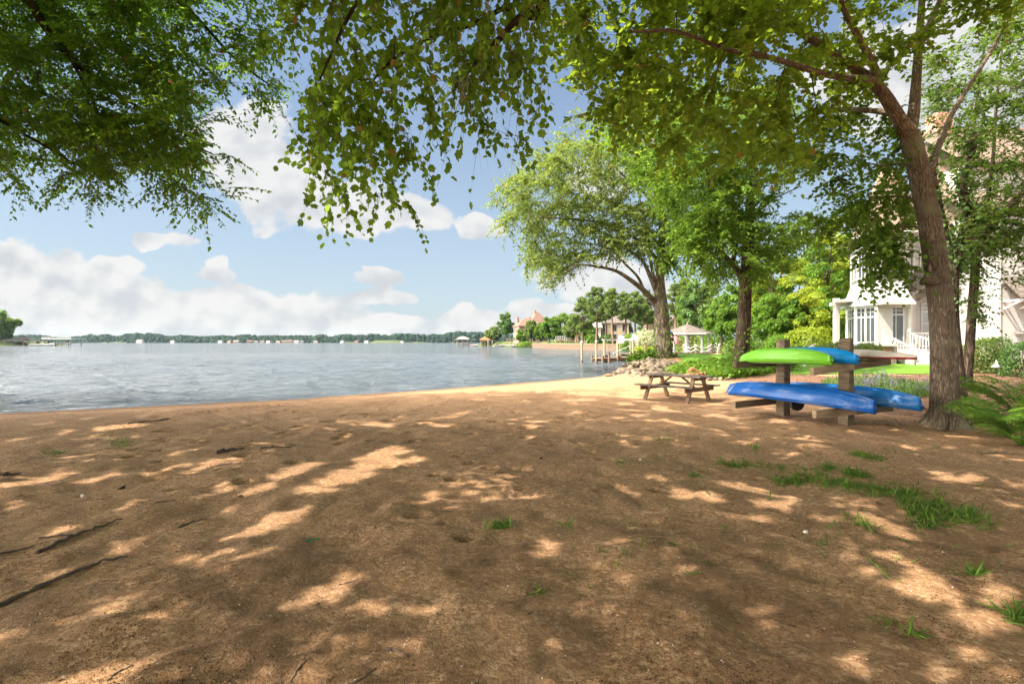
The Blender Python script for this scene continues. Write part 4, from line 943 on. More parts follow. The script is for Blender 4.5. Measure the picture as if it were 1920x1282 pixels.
def pine(label, px, d, ytop, wpx, lean=0., crown_from=.45):
    base = P(px, 641, d); base[2] = hz(base[0], d)-.2; zt = CAMH+(641-ytop)/960*d; H = zt-base[2]
    t = thing('pine_tree', label, 'tree', base, 'tall pines on the far bank'); mb = MB(); tip = base+np.array([lean*H, 0, H*.97])
    mid = (base+tip)/2+np.array([RS.uniform(-.02, .02)*H, 0, 0]); mb.tube(catmull([base, mid, tip], 6), np.linspace(.36, .06, 13), 7)
    P_, A_, N_, S_ = [], [], [], []; rx = wpx/960*d/2
    for k in range(60):
        f = crown_from+(1-crown_from)*(k+RS.uniform(0, 1))/60; c = base+(tip-base)*f
        prof = (1-((f-crown_from)/(1-crown_from)-.45)**2*2.6); L = rx*max(.25, prof)*RS.uniform(.35, 1.05); a = RS.uniform(0, 6.28)
        e = c+np.array([math.cos(a)*L, math.sin(a)*L, RS.uniform(-.02, .12)*L]); mb.tube([c, (c+e)/2+np.array([0, 0, .05*L]), e], [.07, .05, .02], 4, cap=False)
        n = 40; o = rdir(n)*RS.uniform(.2, 1., (n, 1))*np.array([1.15, 1.15, .42])*rx*.30
        P_.append(e+o); N_.append(unit(o+np.array([0, 0, .6])+RS.normal(size=(n, 3))*.3)); A_.append(rdir(n)); S_.append(d*.0034*RS.uniform(.6, 1.3, n))
    mb.build('trunk', M['bark_pine'], t, True)
    crown(t, [('c', np.vstack(P_), np.vstack(A_), np.vstack(N_), np.concatenate(S_), 'clump', M['leaf_pine'])])
for lab, px, d, yt, w, ln, cf in [
    ('leftmost tall pine with bushy rounded top', 1092, 142, 556, 46, .0, .3), ('broad-topped pine second from the left of the pine row', 1118, 138, 537, 44, .01, .42), ('tall bare-stemmed pine in front of the balcony house', 1150, 132, 539, 34, -.01, .55),
    ('pine standing close behind the bare-stemmed one', 1137, 150, 548, 36, .0, .5), ('straight pine between the balcony house and the spreading bank tree', 1172, 140, 546, 32, .01, .5), ('thin pine right of the straight one', 1192, 136, 545, 34, -.01, .45),
    ('pine nearly hidden behind the grey bank trunk', 1214, 145, 542, 34, .0, .4), ('slim pine between the two beige houses', 1268, 128, 530, 34, .0, .5), ('low-branched pine at the end of the row above the flowering shrub', 1203, 158, 560, 34, .0, .3),
    ('pine rising over the beige house with the dark window', 1284, 140, 520, 36, .0, .35)]:
    pine(lab, px, d, yt, w, ln, cf)
GL = 'leafy trees by the pink house'
for lab, px, d, yt, yb, w, m in [
    ('round green tree right of the pink house roof', 1052, 185, 580, 640, 54, 'leaf_mid'), ('pale green round tree nearest the white-railed dock', 1030, 178, 592, 642, 40, 'leaf_bright'), ('large green tree left of the first pine', 1076, 170, 585, 643, 56, 'leaf_pine'),
    ('green tree covering the front of the pink house', 996, 196, 598, 642, 26, 'leaf_pine'), ('dark green tree behind the balcony house', 1165, 175, 590, 640, 50, 'leaf_deep'), ('small tree in front of the taller peach wing', 1012, 194, 606, 642, 20, 'leaf_mid'), ('low tree by the shore before the peach villa', 977, 200, 616, 643, 18, 'leaf_bright'), ('small tree under the pines beside the balcony house', 1105, 150, 600, 645, 34, 'leaf_mid')]:
    broad_tree(lab, px, d, yt, yb, w, m, GL, 'leafy_tree', 46, 60, d*.0042)
broad_tree('pointed dark green tree standing alone on the spit left of the pink house', 949, 238, 580, 636, 36, 'leaf_deep', None, 'lone_tree', 46, 50, 1., 0.6)
broad_tree('low spreading tree over the orange-roofed boathouse', 926, 242, 612, 640, 34, 'leaf_pine', None, 'lone_tree', 40, 50, 1., 0.6)
broad_tree('tree at the left picture edge beside the brown boathouse', 2, 276, 582, 634, 62, 'leaf_bright', None, 'lone_tree', 50, 60, 1.2, .8, mat2='leaf_mid')
broad_tree('low dark tree at the left picture edge behind the brown boathouse', -2, 290, 612, 640, 44, 'leaf_deep', None, 'lone_tree', 40, 50, 1.2, .8)
# the wooded far shore reads as one mass
def far_wood():
    V, F = [], []; off = 0
    px = RS.uniform(-150, 1150, 4200)
    hmax = lambda x: np.interp(x, [-150, 60, 130, 145, 250, 330, 480, 640, 760, 850, 960, 1150], [8, 9, 6, 9, 12, 9.5, 10, 9, 13, 14.5, 13, 15])
    ic = []; 
    for a in range(6):
        for b in range(4): ic.append((math.cos(a*1.047)*math.sin((b+.5)*.785), math.sin(a*1.047)*math.sin((b+.5)*.785), math.cos((b+.5)*.785)))
    ic = np.array(ic); f = [(a*4+b, ((a+1) % 6)*4+b, ((a+1) % 6)*4+b+1, a*4+b+1) for a in range(6) for b in range(3)]
    for x in px:
        d = RS.uniform(1185, 1330) if x > 140 else RS.uniform(1150, 1350); h = hmax(x)*RS.uniform(.3, 1.)*(.72+.5*float(vnoise(x, 0., 14, 3)))*d/960; r = RS.uniform(3., 8.5)
        g = hz((x-960)/960*d, d); c = P(x, 641, d); c[2] = max(g, .5)+h-r*.8
        v = c+ic*np.array([r, r, r*.8])*RS.uniform(.75, 1.25, (len(ic), 1)); V.append(v); F.append(np.array(f)+off); off += len(ic)
        k = 1
        while c[2]-k*r > -2 and k < 6: V.append(v-np.array([RS.uniform(-3, 3), 6, k*r])); F.append(np.array(f)+off); off += len(ic); k += 1
    o = raw_mesh('far_wood', np.vstack(V), np.vstack(F), M['leaf_far'], fattr=RS.rand(len(np.vstack(F))))
    tag(o, 'low blue-green belt of woods along the far shore of the lake', 'woods', kind='stuff')
far_wood()
# ------------------------------------------------------------------ kayak rack
PR = np.array([7.1, 10.88]); AX = np.array([.912, .41]); LN = np.array([-.41, .912])   # arm direction, kayak direction
def A3(s, l, z): q = PR+AX*s+LN*l; return np.array([q[0], q[1], z])
def rack():
    g = hz(*PR); t = thing('kayak_rack', 'timber rack of two thick posts with four cross arms carrying the kayaks', 'rack', A3(0, .75, g))
    ax3 = np.array([*AX, 0]); ln3 = np.array([*LN, 0])
    for l, zt, tw in ((0, 1.82, .35), (1.5, 1.80, .12)):
        mb = MB(); c = A3(0, l, 0); h = .115
        q = []
        for z in (-.3, .5, 1.0, 1.4, zt):
            a = tw*(z/1.8); e1 = ax3*math.cos(a)+ln3*math.sin(a); e2 = -ax3*math.sin(a)+ln3*math.cos(a)
            q.append([c+e1*sx*h+e2*sy*h*.95+np.array([0, 0, z+.012*sx*(z == zt)]) for sx, sy in ((-1, -1), (1, -1), (1, 1), (-1, 1))])
        v = [p for r_ in q for p in r_]; f = [(3, 2, 1, 0), (16, 17, 18, 19)]+[(i*4+k, i*4+(k+1) % 4, i*4+4+(k+1) % 4, i*4+4+k) for i in range(4) for k in range(4)]
        mb.add(v, f); mb.build('post', M['rack_wood'], t, bevel=.012)
    for l, s0, z0, s1, z1, m in ((-.17, -1.25, .31, 1.28, .31, 'rack_wood'), (-.17, -1.32, 1.16, 1.2, 1.33, 'rack_wood'), (1.67, -1.42, .30, 1.1, .34, 'rack_wood'), (1.67, -1.40, 1.22, 1.15, 1.28, 'rack_wood')):
        mb = MB(); a = A3(s0, l, z0); b = A3(s1, l, z1); mid = (a+b)/2
        mb.beam(a, mid-(b-a)*.0, .09, .15); mb.build('arm', M['yellow_wood' if l < 0 else 'rack_wood'], t, bevel=.008)
        o = MB().beam(mid+(b-a)*.001, b, .09, .148).build('arm', M['rack_wood'], t, bevel=.008)
rack()
def hull(L, W, H, kind='kayak', n=40, m=28):
    """upturned hull along +X, keel up, gunwale at z = 0"""
    mb = MB(); V = []; X = np.linspace(-1, 1, n)
    for x in X:
        a = abs(x); w = W/2*max(.11, (1-a**2.6))**.75; e = 1-.45*a**4
        if kind == 'flat': w = W/2*max(.03, (1-a**2.))**.85; e = .25+.75*(1-a**2.5)
        sheer = -.10*H*a**3 if kind != 'flat' else 0
        for k in range(m+1):
            u = -1+2*k/m; p = 2.6 if kind == 'kayak' else 3.5
            z = H*e*(1-abs(u)**p)**(.75 if kind == 'kayak' else .5)
            keel = .10*H*math.exp(-(u/.12)**2) if kind == 'kayak' else 0
            chine = .05*H*math.cos(u*9) if kind == 'kid' else (.045*H*math.cos(u*13) if kind == 'kayak' else 0)
            V.append((x*L/2+.05*L*.5*x*abs(x)*(z/H)*(-.5 if kind == 'kayak' else -.8), u*w, z*(1-(.0 if kind != 'kid' else .25*a**3))+keel+chine*(1-u*u)+sheer))
    F = [(i*(m+1)+k, (i+1)*(m+1)+k, (i+1)*(m+1)+k+1, i*(m+1)+k+1) for i in range(n-1) for k in range(m)]
    F += [tuple(range(m+1))[::-1], tuple((n-1)*(m+1)+k for k in range(m+1))]
    mb.add(V, F); return mb, X
def deck(L, W, H, n=36, kind='kayak', drop=.05):
    mb = MB(); V = []; X = np.linspace(-1, 1, n)
    for x in X:
        a = abs(x); w = W/2*max(.11, (1-a**2.6))**.75
        if kind == 'flat': w = W/2*max(.03, (1-a**2.))**.85
        s = -.10*H*a**3 if kind != 'flat' else 0
        V += [(x*L/2, -w*1.02, s), (x*L/2, -w*.97, s-drop), (x*L/2, 0, s-drop*1.5), (x*L/2, w*.97, s-drop), (x*L/2, w*1.02, s)]
    F = [(i*5+k, i*5+k+1, (i+1)*5+k+1, (i+1)*5+k) for i in range(n-1) for k in range(4)]
    F += [(0, 1, 2, 3, 4)[::-1], tuple((n-1)*5+k for k in range(5))]
    return mb.add(V, F)
def kayak(name, label, cat, s, l0, l1, z, W, H, mat, kind='kayak', deckmat=None, seat=False, roll=0., pitch=0., hmat=None):
    L = l1-l0; c = A3(s, (l0+l1)/2, z); t = thing(name, label, cat, (0, 0, 0), 'boats stored on the timber rack')
    mb, X = hull(L, W, H, kind); mb.build('hull', M[mat], t, True)
    deck(L, W, H, kind=kind, drop=.06 if kind != 'flat' else .03).build('deck' if kind != 'flat' else 'rail_band', M[deckmat or mat], t, True)
    if kind != 'flat':
        for sg in (-1, 1):
            q = [(x*L/2, sg*(W/2*max(.11, (1-abs(x)**2.6))**.75*1.015), -.10*H*abs(x)**3+.004) for x in X]
            MB().tube(q, .011, 6).build('gunwale_rim', M[mat], t, True)
        for e in (-1, 1):
            q = [(e*L/2*.985, -.05, -.02), (e*(L/2+.05), -.03, -.05), (e*(L/2+.05), .03, -.05), (e*L/2*.985, .05, -.02)]
            MB().tube(q, .012, 6).build('carry_handle', M['black_plastic'], t, True)
        for x in (-.35, .3):
            MB().lathe((x*L/2, W*.28, H*.68), [(.0, -.02), (.028, -.02), (.028, .012), (.0, .012)], 10).build('scupper_plug', M['black_plastic'], t)
    if seat:
        MB().tube(catmull([(L/2*.9, -.12, .1), (L/2*.86, .0, H*.86), (L/2*.84, .14, H*.5), (L/2*.9, .2, -.02), (L/2*1.0, .1, -.12)], 5), .006, 5).build('bow_line', M['rope'], t, True)
        q = MB(); 
        for i in range(9):
            pass
        q.slab([(-.25, -.2, -.06), (-.12, -.2, -.30), (-.12, .2, -.30), (-.25, .2, -.06)], .05); q.slab([(-.25, -.22, -.07), (.2, -.22, -.07), (.2, .22, -.07), (-.25, .22, -.07)], .04)
        v = q; q = MB(); prof = [(-.22, -.05), (-.2, -.16), (-.12, -.24), (0, -.26), (.12, -.24), (.2, -.16), (.22, -.05)]
        vv = [(x, y, zz) for x in (-.17, -.1) for y, zz in prof]; n = len(prof)
        q.add(vv, [tuple(range(n))[::-1], tuple(range(n, 2*n))]+[(i, (i+1) % n, n+(i+1) % n, n+i) for i in range(n)])
        v.v and q.build('seat_back', M['black_plastic'], t, bevel=.015)
    t.location = c; t.rotation_euler = (roll, pitch, math.atan2(LN[1], LN[0]))
    return t
kayak('kayak', 'long upturned blue kayak with scuffed hull, lower front of the rack over the sand', 'kayak', -.58, -.93, 2.60, .50, .62, .27, 'kayak_blue', seat=True, roll=.06, pitch=-.012)
kayak('kayak', 'long upturned paler blue kayak, lower back of the rack, nearest the big trunk', 'kayak', .56, -1.12, 2.42, .48, .62, .27, 'kayak_sky', pitch=.01)
kayak('kayak', 'short lime green kayak on the upper front of the rack', 'kayak', -.84, -.26, 1.98, 1.36, .58, .24, 'kayak_green', 'kid', roll=.05, pitch=.02)
kayak('kayak', 'short sea-blue kayak on the upper arms, between the green kayak and the grey board', 'kayak', -.33, -.46, 1.75, 1.385, .52, .235, 'kayak_teal', 'kid', pitch=.02)
kayak('paddle_board', 'grey beige board with red underside on the top back of the rack', 'board', .60, -1.02, 1.95, 1.44, .62, .15, 'board_grey', 'flat', 'red_plastic', pitch=.0)

# ------------------------------------------------------------------ picnic table
def picnic_table():
    c = np.array([5.0, 15.55]); u = np.array([.655, -.756]); w = np.array([.756, .655]); g = hz(*c)
    t = thing('picnic_table', 'weathered grey timber picnic table with attached benches on the sand', 'table', (c[0], c[1], g))
    X = lambda a, b, z: np.array([c[0]+u[0]*a+w[0]*b, c[1]+u[1]*a+w[1]*b, g+z]); u3 = np.array([*u, 0])
    mb = MB()
    for k in range(5): mb.beam(X(-.97+RS.uniform(-.01, .01), -.30+.15*k, .735), X(.97+RS.uniform(-.01, .01), -.30+.15*k, .735), .142, .04)
    mb.build('tabletop', M['table_wood'], t, bevel=.006)
    for b in (-.68, .68):
        mb = MB(); [mb.beam(X(-.97, b+o, .45), X(.97, b+o, .45), .132, .04) for o in (-.07, .07)]; mb.build('bench', M['table_wood'], t, bevel=.006)
    for a in (-.70, .70):
        for b in (-1, 1): MB().beam(X(a, b*.66, -.06), X(a, b*.24, .715), .045, .12, up=tuple(u3)).build('leg', M['brown_wood'], t, bevel=.005)
        e = a+(.045 if a > 0 else -.045)
        MB().beam(X(e, -.80, .365), X(e, .80, .365), .045, .13).build('cross_beam', M['brown_wood'], t, bevel=.005)
        MB().beam(X(e, -.34, .668), X(e, .34, .668), .045, .09).build('top_cleat', M['brown_wood'], t, bevel=.005)
        MB().beam(X(a*.93, 0, .36), X(a*.25, 0, .70), .07, .045).build('brace', M['brown_wood'], t, bevel=.005)
picnic_table()

# ------------------------------------------------------------------ rocks
def rock_mesh(seed, mat):
    rs = np.random.RandomState(seed); import bmesh
    bm = bmesh.new(); bmesh.ops.create_icosphere(bm, subdivisions=3, radius=1.)
    pl = [(unit(rs.normal(size=3)), rs.uniform(.5, .85)) for _ in range(13)]; sc = np.array([rs.uniform(.8, 1.15), rs.uniform(.55, .85), rs.uniform(.38, .6)])
    for v in bm.verts:
        p = np.array(v.co)
        for n, d in pl:
            k = p@n
            if k > d: p = p-n*(k-d)*.93
        p = p*(1+.05*math.sin(p[0]*9+seed)*math.sin(p[1]*8))
        v.co = p*sc
    me = bpy.data.meshes.new('rock'); bm.to_mesh(me); bm.free(); me.materials.append(M[mat]); return me
def put_rock(me, p, s, label, group, rot=None):
    o = bpy.data.objects.new('rock', me); COL.objects.link(o); o.location = p; o.scale = (s, s, s)
    o.rotation_euler = rot or (RS.uniform(-.5, .5), RS.uniform(-.5, .5), RS.uniform(0, 6.28)); return tag(o, label, 'rock', group)
def rocks():
    mats = ['rock_grey', 'rock_grey', 'rock_tan', 'rock_dark', 'rock_grey', 'rock_tan', 'rock_dark', 'rock_grey', 'rock_tan']
    base = [rock_mesh(k+1, m) for k, m in enumerate(mats)]; names = {'rock_grey': 'grey-brown', 'rock_tan': 'pale tan', 'rock_dark': 'dark grey'}
    done = 0; pts = []
    while done < 290:
        px = RS.uniform(1140, 1300); y0 = np.interp(px, [1140, 1160, 1200, 1250, 1300], [704, 708, 711, 710, 708]); y1 = np.interp(px, [1140, 1165, 1190, 1215, 1250, 1275, 1300], [702, 688, 677, 672, 674, 684, 697])
        f = RS.rand(); py = y0+(y1-y0)*f
        d = 25.6+7.5*f+max(0, (1200-px)/60)*(2.2+2.5*f); p = P(px, py, d)
        if any((p[0]-q[0])**2+(p[1]-q[1])**2+(p[2]-q[2])**2 < .16**2 for q in pts): continue
        pts.append(p); k = RS.randint(len(base)); s = RS.choice([.22, .28, .34, .42, .52], p=[.25, .3, .25, .14, .06])
        put_rock(base[k], p-np.array([0, 0, s*.2]), s, names[mats[k]]+' broken stone among the heap of shore rocks between the lake and the bank', 'rocks heaped at the water edge'); done += 1
    bank = MB(); V = []; n = 22      # earth core under the heap
    rust = [rock_mesh(40+k, 'rock_rust') for k in range(3)]
    for i in range(18):
        px = RS.uniform(1280, 1322); py = 706-RS.uniform(0, 1)*np.interp(px, [1280, 1295, 1322], [11, 17, 4]); p = P(px, py, 23.6+RS.uniform(0, 1.2))
        put_rock(rust[i % 3], p, RS.uniform(.12, .24), 'rusty orange stone in the small pile right behind the picnic table', 'orange stones behind the table')
    for i, (px, py, s) in enumerate([(1330, 708, .2), (1342, 710, .18), (1352, 709, .22), (1318, 711, .16), (1365, 711, .17)]):
        p = P(px, py, 23.2); p[2] = hz(p[0], p[1])+.04
        put_rock(base[i], p, s, ['lone grey stone just right of the orange stones', 'small tan stone on the mulch edge behind the table bench', 'larger tan stone right of the table end', 'grey stone low in front of the orange pile', 'dark stone nearest the dark bank trunk'][i], None)
rocks()
# mound of earth the rocks lie on
def mound():
    V = []; ny, nx = 14, 22
    for j in range(ny):
        for i in range(nx):
            px = 1136+(1312-1136)*i/(nx-1); f = j/(ny-1)
            y0 = np.interp(px, [1136, 1160, 1200, 1250, 1312], [706, 710, 713, 712, 711]); y1 = np.interp(px, [1136, 1165, 1190, 1215, 1250, 1275, 1312], [704, 692, 681, 675, 677, 687, 706])
            d = 25.4+8.5*f+max(0, (1200-px)/60)*(2.2+2.5*f); p = P(px, y0+(y1-y0)*f, d); V.append(p+np.array([0, 0, -.30+.07*(vnoise(p[0], p[1], .5)-.5)]))
    V = np.array(V)
    idx = np.arange(nx*ny).reshape(ny, nx); F = np.stack([idx[:-1, :-1], idx[:-1, 1:], idx[1:, 1:], idx[1:, :-1]], -1).reshape(-1, 4)
    back = V[-nx:].copy(); back[:, 2] -= 2.; back[:, 1] += 2.5; V = np.vstack([V, back]); b0 = nx*ny
    F = np.vstack([F, [[(ny-1)*nx+i, (ny-1)*nx+i+1, b0+i+1, b0+i] for i in range(nx-1)]])
    struct(raw_mesh('terrain', V, F, M['rock_dark'], smooth=True))
mound()

# ------------------------------------------------------------------ the white house
def wall_window(root, quad_o, ux, w, h, z0, nrm, cols=1, rows=1, transom=0., name='window', gl='glass', fw=.07, label=None):
    """window set in a wall: frame part with pane and bars; quad_o is the lower left corner in plan (x, y)"""
    o = np.array([quad_o[0], quad_o[1], z0]); u = np.array([ux[0], ux[1], 0.]); u /= np.linalg.norm(u); n = np.array([nrm[0], nrm[1], 0.]); n /= np.linalg.norm(n); z = np.array([0, 0, 1.])
    mb = MB(); d = .05
    def bar(a0, b0, a1, b1, th, out=d): 
        c = o+u*(a0+a1)/2+z*(b0+b1)/2+n*out*.5; mb.obox(c, u*max(abs(a1-a0), th)/2, n*out/2, z*max(abs(b1-b0), th)/2)
    bar(-fw, -fw/2, w+fw, -fw/2, fw*1.1, .10); bar(-fw, h+fw/2, w+fw, h+fw/2, fw*1.2, .07)
    bar(-fw/2, 0, -fw/2, h, fw); bar(w+fw/2, 0, w+fw/2, h, fw)
    top = h-transom if transom else h
    if transom: bar(0, top, w, top, .08, .045)
    for k in range(1, cols): bar(w*k/cols, 0, w*k/cols, h, .045, .035)
    for k in range(1, rows): bar(0, top*k/rows, w, top*k/rows, .04, .03)
    if transom: bar(0, top+transom/2, w, top+transom/2, .03, .028)
    f = mb.build(name, M['white_paint'], root)
    if label: f['label'] = label
    g = MB().obox(o+u*w/2+z*h/2+n*.008, u*w/2, n*.008, z*h/2).build('pane', M[gl], f); return f
def white_house():
    t = thing('house', 'large white clapboard house with flared bay, cedar shingle roofs and porch steps', 'house', (24, 33, .4)); X = lambda px, d: (px-960)/960*d
    Fz = 1.36; E = 8.45
    bay = [(X(1586, 37), 37.), (X(1590, 34.6), 34.6), (X(1606, 32.6), 32.6), (X(1645, 31.), 31.), (X(1706, 31.), 31.), (X(1709, 33.2), 33.2), (X(1709, 40), 40), (X(1592, 40), 40)]
    mb = MB(); n = len(bay)
    mb.prism(bay, .2, 4.2); mb.build('wall', M['white_siding'], t)
    up = [(bay[0][0]+.3, bay[0][1]), (bay[1][0]+.5, bay[1][1]+.4), (bay[2][0]+.35, bay[2][1]+.45), (bay[3][0]+.1, bay[3][1]+.4), (bay[4][0]-.05, bay[4][1]+.4), (bay[5][0], bay[5][1]), bay[6], (bay[7][0]+.3, bay[7][1])]
    MB().prism(up, 4.203, E).build('wall', M['white_batten'], t)
    # flared skirt roof between the storeys
    mb = MB(); cen = np.array([23.2, 36.]); lev = [(4.10, .95), (4.25, .78), (4.55, .5), (4.95, .25), (5.55, .02)]; ring = []
    for z, o in lev:
        r_ = []
        for i in range(0, 5):
            p = np.array(up[i]); d = {0: (-1, 0), 1: (-.95, -.45), 2: (-.75, -.75), 3: (-.25, -1.05), 4: (.0, -1)}[i]; r_.append((p[0]+d[0]*o, p[1]+d[1]*o, z))
        ring.append(r_)
    v = [p for r_ in ring for p in r_]; f = [(j*5+i, j*5+i+1, (j+1)*5+i+1, (j+1)*5+i) for j in range(4) for i in range(4)]
    q = [(p[0], p[1], p[2]) for p in ring[0]]; b0 = len(v); v += [(p[0], p[1], p[2]-.12) for p in q]; f += [(b0+i, b0+i+1, i+1, i) for i in range(4)]
    c0 = len(v); v += [(up[i][0], up[i][1], 4.1) for i in range(5)]; f += [(c0+i, c0+i+1, b0+i+1, b0+i) for i in range(4)]
    e1 = len(v); v += [(ring[j][4][0], ring[j][4][1], ring[j][4][2]) for j in range(5)]+[(up[4][0]-.0, up[4][1]+.3, 4.1), (up[4][0], up[4][1]+.3, 5.5)]
    f += [(e1, e1+1, e1+2, e1+3, e1+4, e1+6, e1+5)]
    mb.add(v, f).build('skirt_roof', M['white_shingle'], t)
    # bands and posts
    mb = MB()
    for i in range(1, 4):
        a, b = bay[i], bay[i+1]; mb.beam((a[0], a[1]-.02, 1.5), (b[0], b[1]-.02, 1.5), .1, .12); mb.beam((a[0], a[1]-.01, 3.98), (b[0], b[1]-.01, 3.98), .1, .3)
    for i in (1, 2, 3, 4): mb.box((bay[i][0], bay[i][1], 2.75), (.2, .2, 2.7), .4)
    mb.build('trim', M['white_paint'], t)
    MB().prism([(x-(.04 if i < 5 else 0), y-.05) for i, (x, y) in enumerate(bay)], .1, 1.25).build('foundation', M['brick'], t)
    def facet(i, fr, w, z, h, **k):
        pts = k.pop('pts', bay); a = np.array(pts[i]); b = np.array(pts[i+1]); d = (b-a); L = np.linalg.norm(d); d /= L; nn = np.array([d[1], -d[0]])
        wall_window(t, a+d*(fr*L-w/2)+nn*.004, d, w, h, z, nn, **k)
    for fr in (.28, .72): facet(1, fr, .85, 1.75, 2.1, cols=1, transom=.55)
    for fr in (.25, .70): facet(2, fr, .72, 1.75, 2.15, cols=2, transom=.62)
    facet(3, .56, .86, 1.75, 2.15, cols=2, transom=.5, label='dark window beside the porch steps')
    MB().obox((bay[3][0]+.45, 30.94, 2.7), (.42, 0, 0), (0, .05, 0), (0, 0, 1.15)).build('side_panel', M['white_siding'], t)
    for fr in (.3, .75): facet(1, fr, .7, 5.8, 1.55, cols=1, rows=2, pts=up)
    for fr in (.3, .72): facet(2, fr, .6, 5.8, 1.55, cols=2, rows=2, pts=up)
    facet(3, .62, .72, 5.72, 1.6, cols=2, rows=3, pts=up, gl='glass_pale')
    # main body and wing
    x0, x1 = bay[5][0], 44.; MB().prism([(x0, 33.2), (x1, 33.2), (x1, 42), (x0+6.5, 42)], .2, 9.1).build('wall', M['white_siding'], t)
    xw = X(1872, 29.6); MB().prism([(xw, 29.6), (44.5, 29.6), (44.5, 33.19), (xw, 33.19)], .2, 5.2).build('wall', M['white_siding'], t)
    MB().prism([(xw+.003, 29.603), (44.5, 29.603), (44.5, 33.19), (xw+.003, 33.19)], 5.2, 9.4).build('wall', M['white_batten'], t)
    mb = MB(); mb.box(((xw+44.5)/2, 29.58, 5.2), (44.5-xw+.1, .1, .2)); mb.box((xw, 29.6, 4.6), (.16, .16, 8.6)); mb.box((x0+.1, 33.16, 5.), (.14, .1, 8.6)); mb.build('trim', M['white_paint'], t)
    # roofs
    def roof(name, quads, mat='cedar', th=.14):
        mb = MB(); [mb.slab(q, th) for q in quads]; return mb.build(name, M[mat], t)
    apex = np.array([27.3, 37.4, 15.0]); ev = [(up[0][0]+.5, up[0][1]+1, 7.9), (up[1][0]-.35, up[1][1]-.3, 8.), (up[2][0]-.7, up[2][1]-.6, 8.3), (up[3][0]-.3, up[3][1]-.7, 8.42), (up[4][0]+.45, up[4][1]-.7, 8.42), (x0+1.4, 33.2, 9.2)]
    roof('roof', [(ev[i], ev[i+1], apex) for i in range(5)])
    rf = roof('roof', [((x0-.4, 32.5, 8.9), (46, 32.5, 8.9), (46, 37.4, 17.3), (x0+4.6, 37.4, 17.3)), ((x0+6.4, 42.5, 8.9), (x0+4.6, 37.42, 17.3), (46, 37.42, 17.3), (46, 42.5, 8.9)), ((x0-.4, 32.5, 8.9), (x0+4.6, 37.4, 17.3), (x0+6.4, 42.5, 8.9))])
    MB().box((31.2, 37.4, 17.), (1.1, 1.1, 2.6)).build('chimney', M['brick'], rf)
    MB().box((26.2, 35.2, 10.3), (1.0, .8, 5.2)).build('chimney', M['brick'], rf)
    # gable wall of main body at the left end
    0 and MB().add([(x0+.02, 33.2, 9.55), (x0+.02, 48, 9.55), (x0+.02, 40.5, 16.2), (x0+.4, 33.2, 9.55), (x0+.4, 48, 9.55), (x0+.4, 40.5, 16.2)], [(0, 2, 1), (3, 4, 5), (0, 3, 5, 2), (1, 2, 5, 4), (0, 1, 4, 3)]).build('gable', M['white_batten'], t)
    roof('roof', [((xw-.5, 29., 9.35), (45, 29., 9.35), (45, 33.3, 11.6), (xw-.5, 33.3, 11.6))])
    # dormer with tall dark-framed windows
    MB().prism([(29.3, 32.9), (44, 32.9), (44, 37), (29.3, 37)], 9.1, 13.2).build('dormer', M['white_siding'], t)
    for k in range(5): wall_window(t, (33.6+k*1.15, 32.9), (1, 0), .85, 2.7, 10.2, (0, -1), cols=2, rows=3, gl='glass')
    roof('roof', [((28.9, 32.2, 13.0), (45, 32.2, 13.0), (45, 37.2, 17.0), (28.9, 37.2, 17.0))])
    mb = MB()
    for k in range(9): mb.box((32.4+k*1.3, 32.2, 10.3), (.05, .05, 1.)); 
    mb.beam((32.2, 32.2, 10.8), (44, 32.2, 10.8), .06, .06); mb.build('balcony_rail', M['iron'], t)
    # gutter and downpipes
    mb = MB(); mb.tube([(ev[3][0], ev[3][1], 8.36), (ev[4][0], ev[4][1], 8.36)], .075, 8); mb.tube([(ev[2][0], ev[2][1], 8.26), (ev[3][0], ev[3][1], 8.36)], .075, 8); mb.build('gutter', M['white_paint'], t)
    dx = X(1713, 33); mb = MB(); mb.tube([(ev[4][0]-.1, ev[4][1], 8.3), (ev[4][0], 31.9, 8.0), (dx, 33.05, 7.4), (dx, 33.08, 1.9), (dx-.1, 32.9, 1.5)], .055, 8); mb.build('downpipe', M['white_paint'], t)
    dx = X(1797, 33); MB().tube([(dx, 33.08, 9.), (dx, 33.08, .9)], .06, 8).build('downpipe', M['white_paint'], t)
    # small cedar hood over the french door, french door, windows on the main wall
    def hood(xa, xb, y, z0, z1, out, mat='cedar_grey'):
        r_ = roof('hood_roof', [((xa, y-out, z0), (xb, y-out, z0), (xb, y-.02, z1), (xa, y-.02, z1))], mat, .1)
        mb = MB(); k = max(2, int((xb-xa)/1.0)+1)
        for i in range(k):
            x = xa+.15+(xb-xa-.3)*i/(k-1); mb.beam((x, y-.03, z0-.55), (x, y-out+.12, z0-.12), .08, .1); mb.beam((x, y-.02, z0-.1), (x, y-out+.05, z0-.1), .08, .1)
        mb.build('bracket', M['white_paint'], r_); return r_
    hood(X(1694, 33), X(1790, 33), 33.2, 5.0, 6.3, 1.2)
    wall_window(t, (X(1728, 33.2), 33.19), (1, 0), 1.3, 2.75, 1.45, (0, -1), cols=2, rows=3, transom=.5, name='french_door', gl='glass_pale')
    wall_window(t, (X(1726, 33.2), 33.19), (1, 0), 1.3, 1.7, 6.0, (0, -1), cols=2, rows=2)
    wall_window(t, (X(1846, 33.2), 33.19), (1, 0), 1.0, 2.3, 4.6, (0, -1), cols=2, rows=2, gl='glass', label='tall dark window with dark shutters')
    mb = MB(); mb.box((X(1843, 33.2)-.08, 33.14, 5.75), (.36, .06, 2.4)); mb.box((X(1843, 33.2)+1.42, 33.14, 5.75), (.3, .06, 2.4)); mb.build('shutter', M['dark'], t)
    hood(X(1815, 33.2), X(1873, 33.2)-.05, 33.2, 3.15, 3.85, .9)
